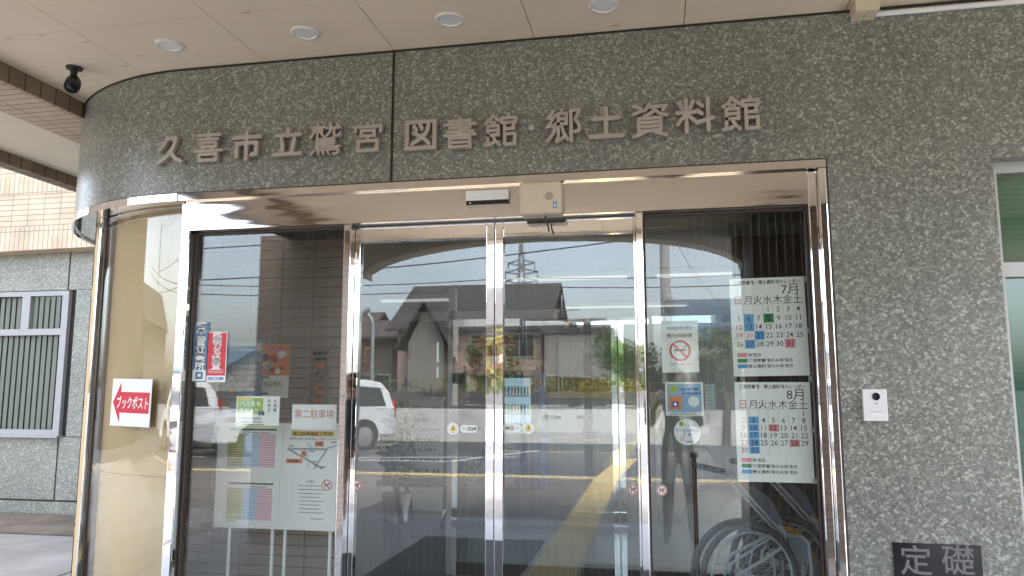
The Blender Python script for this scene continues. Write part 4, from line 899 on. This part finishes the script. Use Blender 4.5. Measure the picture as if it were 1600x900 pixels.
# drinks machine
Yv = 7.9; a = at(780, 578, Yv); b = at(846, 760, Yv)
t = thing('vending_machine', 'dark blue drinks vending machine with lit shelves behind the right door', 'vending machine', ((a.x+b.x)/2, Yv, 0)); w = b.x-a.x; h = a.z
MB().box(-w/2, w/2, .0, .7, 0, h).build('cabinet', M['navy'], t, bevel=.02)
MB().tube([(-w/2+.02, .04, h+.02), (w/2-.1, .04, h+.02)], .05, 12).build('top_lamp', M['white'], t)
mat('shelf_light', (.8,.85,.9), .5, emit=(.45,.70,.9), es=.06)
k = MB(); k.box(-w/2+.03, w/2-.16, -.012, -.001, h*.47, h*.93); k.build('display', M['shelf_light'], t)
rg = random.Random(2); cans = MB()
for r_ in range(3):
    for i in range(9):
        cans.lathe([(0, 0), (.016, 0), (.018, .1), (.01, .13), (0, .13)], (-w/2+.055+i*.05, -.03, h*(.49+.15*r_)), n=10, mi=rg.randrange(5))
cans.build('bottles', [M['orange'], M['magenta'], M['blue'], M['yellow'], M['lime']], t)
k = MB()
for r_ in range(3): k.box(-w/2+.03, w/2-.16, -.05, -.013, h*(.475+.15*r_), h*(.485+.15*r_))
k.build('shelf', M['alu'], t)
k = MB(); k.box(w/2-.13, w/2-.04, -.006, -.001, h*.5, h*.9, 0); k.box(w/2-.12, w/2-.05, -.012, -.007, h*.5, h*.55, 1); k.build('coin_panel', [M['black'], M['lime']], t)
# book case with green panel, doorway light, pale window
t = thing('bookcase', 'green backed bookcase in the lit room behind the left door', 'bookcase', (at(626, 600, 8.3).x, 8.3, 0)); w = at(642, 600, 8.3).x-at(608, 600, 8.3).x; zt = at(626, 585, 8.3).z
MB().box(-w/2, w/2, .0, .3, 0, zt).build('carcass', M['int_green'], t)
for i in range(4): MB().box(-w/2+.01, w/2-.01, -.16, -.001, .2+.42*i, .225+.42*i).build('shelf', M['int_wood'], t)
k = MB(); rg = random.Random(5)
for i in range(4):
    x = -w/2+.02
    while x < w/2-.05:
        q = rg.uniform(.02, .04); k.box(x, x+q-.002, -.14, -.002, .226+.42*i, .226+.42*i+rg.uniform(.2, .32), rg.randrange(4)); x += q
k.build('books', [M['green'], M['paper'], M['orange'], M['steelblue']], t)
mat('pale_window', (.7,.75,.72), .5, emit=(.8,.9,.88), es=.05)
t = thing('far_window', 'bright narrow window beside the brown door at the back of the hall', 'window', (at(677, 560, 8.98).x, 8.98, 0)); w = at(686, 560, 8.98).x-at(667, 560, 8.98).x
MB().box(-w/2, w/2, -.02, -.001, at(677,620,8.98).z, at(677,535,8.98).z).build('pane', M['pale_window'], t)
k = MB(); zz_ = at(677,570,8.98).z; k.box(-w/2, w/2, -.05, -.021, zz_-.04, zz_+.04); k.box(-w/2-.04, -w/2, -.05, 0, at(677,620,8.98).z, at(677,535,8.98).z); k.box(w/2, w/2+.04, -.05, 0, at(677,620,8.98).z, at(677,535,8.98).z); k.build('frame', M['alu'], t)
t = thing('potted_plant', 'dark green potted plant left of the pale roller banner', 'plant', (at(622, 640, 5.0).x, 5.0, 0))
MB().lathe([(0, 0), (.13, 0), (.17, .32), (.15, .33), (0, .31)]).build('pot', M['conc'], t)
def leaves(mb, c, rad, n, size, rg, mi=1, flat=.4):
    for _ in range(n):
        while True:
            q = Vector((rg.uniform(-1,1), rg.uniform(-1,1), rg.uniform(-1,1)))
            if q.length <= 1: break
        p = Vector(c)+Vector((q.x*rad[0], q.y*rad[1], q.z*rad[2]))
        u = Vector((rg.gauss(0,1), rg.gauss(0,1), rg.gauss(0,flat))).normalized(); v = u.cross(Vector((rg.gauss(0,1), rg.gauss(0,1), rg.gauss(0,1)))).normalized(); s_ = size*rg.uniform(.6, 1.4)
        mb.add([p-u*s_, p+v*s_*.45, p+u*s_, p-v*s_*.45], [(0,1,2,3)], rg.randrange(mi))
k = MB(); rg = random.Random(8); leaves(k, (0,0,.9), (.2,.2,.5), 320, .07, rg, 1); k.tube([(0,0,.3), (0,0,1.2)], .015, 6, 0); k.build('foliage', [M['leaf_a'], M['leaf_b']], t)

# ------------------------------------------------------------------ in front of the doors: mats, cars, street
o = MB().box(-2.42, -1.17, -3.95, -.35, .004, .016).build('entrance_mat', M['mat_black'], bevel=.004); tag(o, 'black entrance mat left of the yellow tactile path', 'mat', 'black mats before the doors')
o = MB().box(-.68, .6, -3.05, -.35, .004, .016).build('entrance_mat', M['mat_black'], bevel=.004); tag(o, 'black entrance mat right of the yellow tactile path', 'mat', 'black mats before the doors')

GZ = -.02
def car(label, pos, rz):
    t = thing('parked_car', label, 'car', (*pos, GZ), rz, 'white cars in the car park')
    def hw(z): return .86 if z <= 1.02 else .86-(z-1.02)*.25
    low = [(.06,.32),(-.0,.62),(.03,1.02),(1.3,1.02),(2.6,1.02),(3.75,1.02),(4.35,.94),(4.62,.74),(4.68,.32)]
    up = [(.03,1.02),(.16,1.45),(.34,1.68),(.8,1.75),(2.3,1.74),(2.75,1.66),(3.3,1.36),(3.75,1.02)]
    k = MB()
    for poly in (low, up):
        n_ = len(poly); vs = [(x, -hw(z), z) for x, z in poly]+[(x, hw(z), z) for x, z in poly]
        k.add(vs, [tuple(range(n_)), tuple(range(n_, 2*n_))[::-1]]+[(i, i+1, n_+i+1, n_+i) for i in range(n_-1)]+([(0, n_, 2*n_-1, n_-1)] if poly is low else []))
    k.build('body', M['car_white'], t, bevel=.05, seg=3)
    for sd_ in (-1, 1):
        for pts_ in ([(.30,1.08),(.42,1.55),(1.25,1.60),(1.25,1.08)], [(1.33,1.08),(1.33,1.60),(2.25,1.60),(2.25,1.08)], [(2.33,1.08),(2.33,1.60),(2.62,1.58),(3.35,1.12),(3.35,1.08)]):
            MB().prism([(x, sd_*(hw(z)+.001), z) for x, z in pts_], (0, sd_*.008, 0)).build('side_window', M['car_glass'], t)
        for x in (.92, 3.72):
            wh = MB().lathe([(.26, -.09), (.315, -.09), (.33, -.05), (.33, .05), (.315, .09), (.25, .09)], (x, sd_*.80, .33), (0, sd_, 0), 28).build('wheel', M['rubber'], t)
            k = MB().lathe([(.25, .05), (.24, .075), (.05, .085), (0, .085)], (x, sd_*.80, .33), (0, sd_, 0), 28)
            k.build('rim', M['alloy'], wh)
            k = MB().lathe([(.40, .0), (.40, .004), (0, .004)], (x, sd_*.862, .36), (0, sd_, 0), 28); k.build('wheel_arch', M['black'], t)
        MB().box(.0, .10, sd_*.70, sd_*.84, .75, 1.25).build('tail_light', M['lamp_red'], t)
        MB().obox((4.45, sd_*.62, .76), (.12, 0, -.05), (0, .15, 0), (.03, 0, .07)).build('headlight', M['lamp_clear'], t)
        MB().obox((3.2, sd_*.98, 1.12), (.06, 0, 0), (0, .09, 0), (0, 0, .07)).build('mirror', M['car_white'], t, bevel=.02)
    MB().prism([(.04,-.68,1.1), (.04,.68,1.1), (.20,.6,1.55), (.20,-.6,1.55)], (-.012, 0, 0.004)).build('rear_window', M['car_glass'], t)
    MB().prism([(3.72,-.74,1.06), (3.72,.74,1.06), (2.85,.64,1.64), (2.85,-.64,1.64)], (.012, 0, .012)).build('windscreen', M['car_glass'], t)
    MB().box(-.015, .03, -.24, .24, .60, .76).build('number_plate', M['paper'], t)
    return t
p = mir(590, 690, -15.6); car('white minivan parked in front of the brown roofed house, rear towards the doors', (p.x, p.y), R(180-52))
p = mir(336, 690, -14.6); car('white car parked at the far left, seen in the left sidelight glass', (p.x, p.y), R(180-40))
t = thing('traffic_cone', 'orange traffic cone with dark base on the pavement by the car park', 'cone', (-9.0, -9.0, 0))
MB().lathe([(.17, .03), (.03, .68), (.02, .7), (0, .7)]).build('body', M['cone'], t); MB().box(-.2, .2, -.2, .2, 0, .03).build('base', M['rubber'], t)
# boundary wall, slat fence, hedges
o = MB().box(-24, 3.0, -17.75, -17.6, GZ, .92).build('block_wall', M['block_white']); tag(o, 'long pale concrete block wall at the far side of the car park', 'wall')
t = thing('slat_fence', 'dark slatted fence standing on the pale block wall', 'fence', (-10.5, -17.68, .92))
k = MB()
for i in range(5): k.box(-13.5, 13.5, -.012, .012, .03+.095*i, .11+.095*i)
k.build('slats', M['slat_dark'], t)
for i in range(14): MB().box(-13.4+i*2.06-.03, -13.4+i*2.06+.03, .013, .05, 0, .52).build('post', M['slat_dark'], t)
rg = random.Random(11)
def hedge(x0, x1, y, z0, z1, lab, mats):
    k = MB(); L = x1-x0
    for i in range(int(L*1.6)):
        c = (x0+L*(i+.5)/int(L*1.6), y+rg.uniform(-.2,.2), (z0+z1)/2+rg.uniform(-.1,.15)); leaves(k, c, (.55, .5, (z1-z0)/2), 150, .07, rg, len(mats))
    o = k.build('hedge', [M[q] for q in mats]); tag(o, lab, 'hedge')
hedge(-9, -1.5, -18.6, .3, 1.95, 'clipped green hedge behind the dark fence, below the brown roofed house', ['leaf_a', 'leaf_b', 'leaf_c'])
hedge(-1.3, 3.4, -18.7, .3, 2.0, 'yellow green hedge behind the dark fence, near the utility pole', ['leaf_c', 'leaf_b', 'leaf_c'])
def tree(label, x, y, h, r, mats, seed, n=9):
    rg = random.Random(seed); t = thing('garden_tree', label, 'tree', (x, y, GZ), 0, 'garden trees beyond the car park')
    tr = MB(); tr.tube([(0,0,0), (.05,0,h*.3), (-.03,.05,h*.6), (0,0,h*.85)], [.12,.1,.06,.02], 8)
    k = MB()
    for i in range(n):
        q = rg.uniform(0, 6.28); d = rg.uniform(.2, .75)*r; c = Vector((math.cos(q)*d, math.sin(q)*d, h*rg.uniform(.45, .95)))
        tr.tube([(0,0,h*.4), c*.6+Vector((0,0,h*.18)), c], [.045,.03,.012], 6)
        leaves(k, c, (r*.45, r*.45, r*.38), 230, .085, rg, len(mats))
    tr.build('trunk', M['bark'], t); k.build('crown', [M[q] for q in mats], t)
p = mir(965, 560, -21.5); tree('loose green tree just right of the flat roofed house', p.x, p.y, 3.2, 1.3, ['leaf_a', 'leaf_b'], 3)
p = mir(768, 560, -20.5); tree('autumn tinted tree in front of the salmon house wall', p.x, p.y, 3.3, 1.0, ['leaf_c', 'leaf_red', 'leaf_b'], 4)
p = mir(538, 560, -24); tree('red leaved tree behind the white minivan', p.x, p.y, 3.6, 1.2, ['leaf_red', 'leaf_red', 'leaf_b'], 5)
p = mir(1130, 560, -17.6); tree('dark green tree beside the cream house with blue roof', p.x, p.y, 3.2, .9, ['leaf_a', 'leaf_a', 'leaf_b'], 6)
p = mir(1010, 560, -23); tree('bushy green tree behind the utility pole', p.x, p.y, 2.9, 1.2, ['leaf_b', 'leaf_c', 'leaf_a'], 9)

def house(label, x0, x1, yf, dep, ze, zr, wm, rm, wins=(), ridge='x', ov=.5, cat='house', shut=None):
    t = thing('house', label, cat, ((x0+x1)/2, yf-dep/2, GZ), 0, 'houses across the street'); hx = (x1-x0)/2; hy = dep/2
    k = MB()
    if ridge == 'flat': k.box(-hx, hx, -hy, hy, 0, ze)
    elif ridge == 'x': k.prism([(-hx,-hy,0), (-hx,hy,0), (-hx,hy,ze), (-hx,0,zr-.15), (-hx,-hy,ze)], (2*hx,0,0))
    else: k.prism([(-hx,-hy,0), (hx,-hy,0), (hx,-hy,ze), (0,-hy,zr-.15), (-hx,-hy,ze)], (0,2*hy,0))
    k.build('wall', M[wm], t)
    k = MB()
    if ridge == 'flat': k.box(-hx-.1, hx+.1, -hy-.1, hy+.1, ze, zr)
    elif ridge == 'x':
        for s_ in (-1, 1):
            sl_ = (zr-ze)/hy; ye = hy+ov; zz1 = ze-sl_*ov
            k.prism([(-hx-ov, 0, zr), (-hx-ov, s_*ye, zz1), (-hx-ov, s_*ye, zz1+.14), (-hx-ov, 0, zr+.16)], (2*hx+2*ov, 0, 0))
    else:
        for s_ in (-1, 1):
            sl_ = (zr-ze)/hx; xe = hx+ov; zz1 = ze-sl_*ov
            k.prism([(0, -hy-ov, zr), (s_*xe, -hy-ov, zz1), (s_*xe, -hy-ov, zz1+.14), (0, -hy-ov, zr+.16)], (0, 2*hy+2*ov, 0))
    k.build('roof', M[rm], t)
    for (u, z, w, h) in wins:
        x = -hx+u*2*hx
        f = MB(); f.box(x-w/2-.06, x+w/2+.06, hy-.01, hy+.05, z-h/2-.06, z+h/2+.06); wo = f.build('window', M['alu'], t)
        f = MB(); f.box(x-w/2, x-.02, hy+.051, hy+.06, z-h/2, z+h/2); f.box(x+.02, x+w/2, hy+.051, hy+.06, z-h/2, z+h/2); f.build('pane', M['win_dark'], wo)
    return t
YA = -33.0
xl, xr_ = mir(622, 500, YA).x, mir(846, 500, YA).x; ze = mir(740, 507, YA).z; zr = mir(740, 449, YA-4).z
hA = house('large salmon walled house with long dark gabled roof, directly behind the doors', xl, xr_, YA, 8, ze, zr, 'wall_salmon', 'roof_dark', [(.16,1.4,1.6,1.2), (.38,1.3,1.7,1.9), (.62,3.6,1.4,1.1), (.85,3.6,1.4,1.1), (.72,1.2,2.4,1.9)])
k = MB(); xa, xb = mir(650, 500, YA).x-(xl+xr_)/2, mir(704, 500, YA).x-(xl+xr_)/2; xm2 = (xa+xb)/2
k.prism([(xa, 5.2, 0), (xb, 5.2, 0), (xb, 5.2, ze-.9), (xm2, 5.2, ze+.9), (xa, 5.2, ze-.9)], (0, -3.5, 0)); k.build('porch_gable', M['wall_tan'], hA)
k = MB()
for s_ in (-1, 1): k.prism([(xm2, 5.7, ze+1.0), (xm2+s_*(xb-xm2+.5), 5.7, ze-1.3), (xm2+s_*(xb-xm2+.5), 5.7, ze-1.15), (xm2, 5.7, ze+1.18)], (0, -4.5, 0))
k.build('gable_roof', M['roof_dark'], hA)
xl, xr_ = mir(850, 500, -31).x, mir(944, 500, -31).x
house('grey flat roofed house right of the large gabled house', xl, xr_, -31, 7, mir(890, 520, -31).z, mir(890, 498, -31).z, 'wall_grey', 'roof_dark', [(.3,1.4,1.6,1.3), (.7,1.4,1.2,1.2)], 'flat')
xl, xr_ = mir(930, 540, -46).x, mir(978, 540, -46).x
house('white gabled house far beyond the loose green tree', xl, xr_, -46, 8, mir(960, 556, -46).z, mir(945, 520, -46).z, 'wall_white', 'roof_brown', [(.6,2.0,1.6,1.0)], 'y')
xl, xr_ = mir(560, 540, -38).x, mir(612, 540, -38).x
house('brown walled small house left of the large gabled house', xl, xr_, -38, 7, mir(590, 525, -38).z, mir(590, 503, -41).z, 'timber', 'roof_brown', [(.5,1.6,1.8,1.3)])
xl, xr_ = mir(500, 540, -44).x, mir(556, 540, -44).x
house('tan house with brown roof behind the street lamp at the left', xl, xr_, -44, 8, mir(530, 530, -44).z, mir(530, 492, -48).z, 'wall_tan', 'roof_brown', [(.5,3.6,1.6,1.1)])
xl, xr_ = mir(270, 540, -40).x, mir(345, 540, -40).x
house('cream house far to the left beyond the white cars', xl, xr_, -40, 8, mir(310, 575, -40).z, mir(310, 545, -44).z, 'wall_cream', 'roof_blue', [(.5,1.6,1.6,1.1)])
xl, xr_ = mir(1058, 540, -19).x, mir(1290, 540, -19).x
house('cream rendered house with blue grey roof at the right', xl, xr_, -19, 7, mir(1100, 512, -19).z, mir(1100, 474, -22.5).z, 'wall_cream', 'roof_blue', [(.28,1.75,1.2,1.5), (.7,1.75,1.6,1.5)], ov=.4)
# more of the town to the left, mirrored in the curved corner, with one dark house added
house('grey two storey house at the street corner, mirrored in the curved glass', -33, -25, -12, 9, 4.0, 5.6, 'wall_grey', 'roof_dark', [(.3,1.5,1.8,1.4), (.7,4.0,1.8,1.2)], 'y')
house('tall dark tan house added close by on the left to darken the curved glass reflection', -29, -20, 3, 11, 8.2, 10.2, 'timber', 'roof_brown', [(.5,4.0,1.8,1.2)])  # added dark mass that keeps sky out of the curved glass's left part
house('white rendered house furthest back on the left', -50, -40, -26, 9, 5.4, 7.6, 'wall_cream', 'roof_blue', [(.5,4.0,1.8,1.2)], 'y')

# utility poles, lantern, street lamp, wires, pylon
def pole(label, x, y, h):
    t = thing('utility_pole', label, 'utility pole', (x, y, GZ), 0, 'utility poles along the street')
    MB().tube([(0,0,0), (0,0,h)], [.19,.13], 14).build('post', M['conc'], t)
    for z in (h-.5, h-1.2): MB().box(-.9, .9, -.05, .05, z-.04, z+.04).build('crossarm', M['galv'], t)
    k = MB()
    for z in (h-.5, h-1.2):
        for x_ in (-.8, -.35, .35, .8): k.lathe([(.04,0), (.05,.05), (.03,.1), (.04,.14), (0,.16)], (x_, 0, z+.04), n=10)
    k.build('insulators', M['white'], t)
    MB().lathe([(0,0), (.22,0), (.24,.1), (.24,.62), (.1,.72), (0,.72)], (.42, .1, h-2.6), n=16).build('transformer', M['galv'], t)
    return t
pp = mir(1041, 500, -20.6); HP = 10.2
pole('concrete utility pole left of the cream house, seen in right sidelight', pp.x, pp.y, HP)
pole('concrete utility pole far along the street to the left', -34, -22.5, HP)
pole('concrete utility pole down the street to the right', 30, -20.0, HP)
t = thing('street_lantern', 'dark lantern on a slim post beside the utility pole', 'street lamp', (mir(1047, 500, -19).x, -19, GZ)); zt = mir(1047, 466, -19).z
MB().tube([(0,0,0), (0,0,zt-.5)], .05, 10).build('post', M['black'], t); MB().lathe([(.08,zt-.52), (.16,zt-.42), (.20,zt-.1), (.24,zt-.08), (.06,zt+.05), (0,zt+.07)], n=8).build('lamp_head', M['galv'], t)
t = thing('street_lamp', 'slim street lamp with bent arm rising behind the white minivan', 'street lamp', (mir(577, 560, -17).x, -17.2, GZ)); zt = mir(575, 488, -17).z
MB().tube([(0,0,0), (0,0,zt-.35), (-.05,0,zt-.15), (-.18,0,zt)], .055, 10).build('post', M['galv'], t); MB().obox((-.28,0,zt+.05), (.16,0,.09), (0,.07,0), (-.02,0,.04)).build('lamp_head', M['galv'], t)
def wire(a, b, sag, r_, lab):
    a = Vector(a); b = Vector(b); P = [a.lerp(b, i/24)-Vector((0,0,4*sag*(i/24)*(1-i/24))) for i in range(25)]
    o = MB().tube(P, r_, 5).build('power_line', M['black']); tag(o, lab, 'power line', 'overhead wires along the street')
WL = ['topmost street wire running left from the utility pole', 'second street wire down, left of the utility pole', 'lowest thick street wire left of the utility pole', 'slack service wire dipping left of the utility pole']
for i, (dz, dy, sg) in enumerate(((.35, .3, .7), (.35, -.4, .95), (-1.9, .1, .8), (-3.0, .15, .9))):
    wire((pp.x, pp.y+dy, HP-.8+dz), (-34, -22.5+dy, HP-.8+dz), sg, .022 if i > 1 else .014, WL[i])
WR = ['topmost street wire running right from the utility pole', 'second street wire down, right of the utility pole', 'lowest thick street wire right of the utility pole', 'slack service wire dipping to the cream house']
for i, (dz, dy, sg) in enumerate(((.35, .3, .7), (.35, -.4, .95), (-1.9, .1, .8))):
    wire((pp.x, pp.y+dy, HP-.8+dz), (30, -20+dy, HP-.8+dz), sg, .022 if i > 1 else .014, WR[i])
wire((pp.x, pp.y, HP-3.2), (mir(1160, 500, -19).x, -19.2, mir(1160, 500, -19).z), .5, .010, WR[3])
py_ = -150.0; pb = mir(815, 500, py_); ht = mir(815, 381, py_).z
t = thing('transmission_pylon', 'steel lattice transmission pylon on the skyline behind the gabled house', 'pylon', (pb.x, py_, 0))
k = MB()
def wd(z): return max(.5, 3.4*(1-z/ht*.88))
N_ = 9
for i in range(N_):
    z0, z1 = ht*i/N_, ht*(i+1)/N_; w0, w1 = wd(z0)/2, wd(z1)/2
    for sx in (-1, 1):
        for sy in (-1, 1): k.bar((sx*w0, sy*w0, z0), (sx*w1, sy*w1, z1), .28, .28)
        k.bar((sx*w0, -w0, z0), (sx*w1, w1, z1), .09, .09); k.bar((sx*w0, w0, z0), (sx*w1, -w1, z1), .09, .09); k.bar((-w0, sx*w0, z0), (w1, sx*w1, z1), .09, .09); k.bar((w0, sx*w0, z0), (-w1, sx*w1, z1), .09, .09)
k.build('lattice_mast', M['galv'], t)
for z in (ht*.75, ht*.81, ht*.87):
    k = MB(); w0 = wd(z)/2; L = 3.4 if z < ht*.86 else 2.8
    for sx in (-1, 1): k.bar((sx*w0, 0, z-.5), (sx*L, 0, z), .34, .34); k.bar((sx*w0, 0, z+.7), (sx*L, 0, z), .34, .34); k.tube([(sx*L, 0, z), (sx*L, 0, z-1.3)], .12, 6)
    k.build('crossarm', M['galv'], t)
PW = [(-1, .81, 'high voltage line left of the pylon, middle arm'), (1, .75, 'high voltage line right of the pylon, lowest arm'), (1, .81, 'high voltage line right of the pylon, middle arm'), (-1, .75, 'high voltage line left of the pylon, lowest arm')]
for sx, f_, lab in PW: wire((pb.x+sx*3.4, py_, ht*f_-1.3), (pb.x+sx*160, py_+45, ht*f_+8), 6, .10, lab)
p = mir(878, 498, -34); zt = mir(878, 460, -34).z
t = thing('roof_antenna', 'spindly television aerial on the flat roofed house', 'aerial', (p.x, -34, mir(878, 498, -31).z-.05)); h_ = zt-(mir(878, 498, -31).z-.05)
MB().tube([(0,0,0), (0,0,h_)], .03, 6).build('mast', M['galv'], t)
k = MB(); k.bar((-.9,0,h_*.45), (.9,0,h_*.5), .04, .04)
for i in range(9): k.bar((-.85+i*.21, -.35, h_*.47), (-.85+i*.21, .35, h_*.47), .025, .025)
k.build('yagi', M['galv'], t)

# ------------------------------------------------------------------ the person taking the picture, mirrored in the right sidelight
def person():
    import bmesh
    ox, oy = .17, -4.10
    V = []; E_ = []; RAD = []
    def add(p, r, par=None):
        V.append(p); RAD.append(r); i = len(V)-1
        if par is not None: E_.append((par, i))
        return i
    pel = add((ox, oy, .94), (.155, .11)); wa = add((ox, oy, 1.10), (.135, .10), pel); ch = add((ox, oy-.01, 1.28), (.155, .11), wa); up = add((ox, oy-.01, 1.38), (.12, .085), ch)
    nk = add((ox, oy+.01, 1.465), (.052, .052), up); jw = add((ox, oy+.035, 1.545), (.066, .075), nk); hd = add((ox, oy+.025, 1.61), (.078, .092), jw); cr = add((ox, oy+.015, 1.675), (.062, .075), hd)
    add((ox, oy+.135, 1.575), (.012, .012), jw)
    for sd_ in (-1, 1):
        sh = add((ox+sd_*.17, oy-.01, 1.375), (.066, .066), up); el = add((ox+sd_*.25-.04, oy+.12, 1.16), (.046, .046), sh)
        tx = sd_*.078; wr = add((tx+sd_*.035, oy+.385, 1.475), (.027, .027), el); pm = add((tx+sd_*.012, oy+.43, 1.515), (.030, .018), wr)
        for k_, (dz, ln) in enumerate(((.034, .030), (.014, .036), (-.006, .034), (-.024, .026))):
            f1 = add((tx+sd_*.004, oy+.458, 1.535+dz*.8), (.0095, .0095), pm); add((tx-sd_*ln*.8, oy+.468, 1.537+dz), (.008, .008), f1)
        t1 = add((tx, oy+.425, 1.55), (.011, .011), pm); add((tx-sd_*.028, oy+.425, 1.565), (.0095, .0095), t1)
        hp = add((ox+sd_*.095, oy, .86), (.088, .092), pel); kn = add((ox+sd_*.11, oy+.02, .49), (.060, .062), hp); ak = add((ox+sd_*.125, oy-.02, .10), (.042, .045), kn)
        to = add((ox+sd_*.14, oy+.12, .045), (.044, .034), ak)
    me = bpy.data.meshes.new('person'); me.from_pydata(V, E_, []); o = bpy.data.objects.new('person', me); COL.objects.link(o)
    sk = o.modifiers.new('skin', 'SKIN'); sk.use_smooth_shade = True
    if not me.skin_vertices:
        bm = bmesh.new(); bm.from_mesh(me); bm.verts.layers.skin.verify(); bm.to_mesh(me); bm.free()
    for i, r in enumerate(RAD):
        me.skin_vertices[0].data[i].radius = r; me.skin_vertices[0].data[i].use_root = (i == 0)
    sb = o.modifiers.new('sub', 'SUBSURF'); sb.levels = 2; sb.render_levels = 2
    dg = bpy.context.evaluated_depsgraph_get(); fin = bpy.data.meshes.new_from_object(o.evaluated_get(dg)); bpy.data.objects.remove(o)
    for m_ in ('jacket', 'trousers', 'skin', 'shoe'): fin.materials.append(M[m_])
    for p in fin.polygons:
        c = p.center; p.use_smooth = True
        if c.z < .10: p.material_index = 3
        elif c.z < .92: p.material_index = 1
        elif c.y > oy+.37 or c.z > 1.47 and abs(c.x-ox) < .12 and c.y < oy+.2: p.material_index = 2
        else: p.material_index = 0
    b = bpy.data.objects.new('person', fin); COL.objects.link(b)
    tag(b, 'person in dark jacket and tan trousers photographing the entrance, mirrored in the glass', 'person')
    k = MB()
    vs = []; fs = []
    for i in range(9):
        th_ = math.pi*.62*i/8
        for j in range(20):
            q = 2*math.pi*j/20; s_ = math.sin(th_); fr = 1-.35*max(0, math.sin(q))*(i/8)
            vs.append((ox+.098*s_*math.cos(q), oy+.008+.115*s_*math.sin(q)*fr, 1.635+.105*math.cos(th_)))
    for i in range(8):
        for j in range(20): fs.append((i*20+j, i*20+(j+1) % 20, (i+1)*20+(j+1) % 20, (i+1)*20+j))
    k.add(vs, fs, 0, True); k.build('hair', M['hair'], b)
    for sd_ in (-1, 1):
        MB().lathe([(0,.012), (.009,.008), (.012,0), (.009,-.008), (0,-.012)], (ox+sd_*.031, oy+.112, 1.607), (0,1,0), 12).build('eye', M['black_gloss'], b)
        MB().lathe([(0,.008), (.018,.004), (.026,-.006), (0,-.012)], (ox+sd_*.083, oy+.02, 1.59), (sd_,0,0), 14).build('ear', M['skin'], b)
    MB().box(ox-.022, ox+.022, oy+.112, oy+.118, 1.528, 1.536).build('mouth', M['ringred'], b)
    t = thing('phone', 'dark mobile phone held up level in both hands by the person', 'phone', (0, -3.645, 1.55))
    MB().box(-.076, .076, -.004, .004, -.036, .036).build('case', M['black'], t, bevel=.003)
    k = MB(); k.lathe([(.007, 0), (.007, .002), (0, .002)], (.055, .0042, .02), (0, 1, 0), 16); k.build('lens', M['black_gloss'], t)
person()
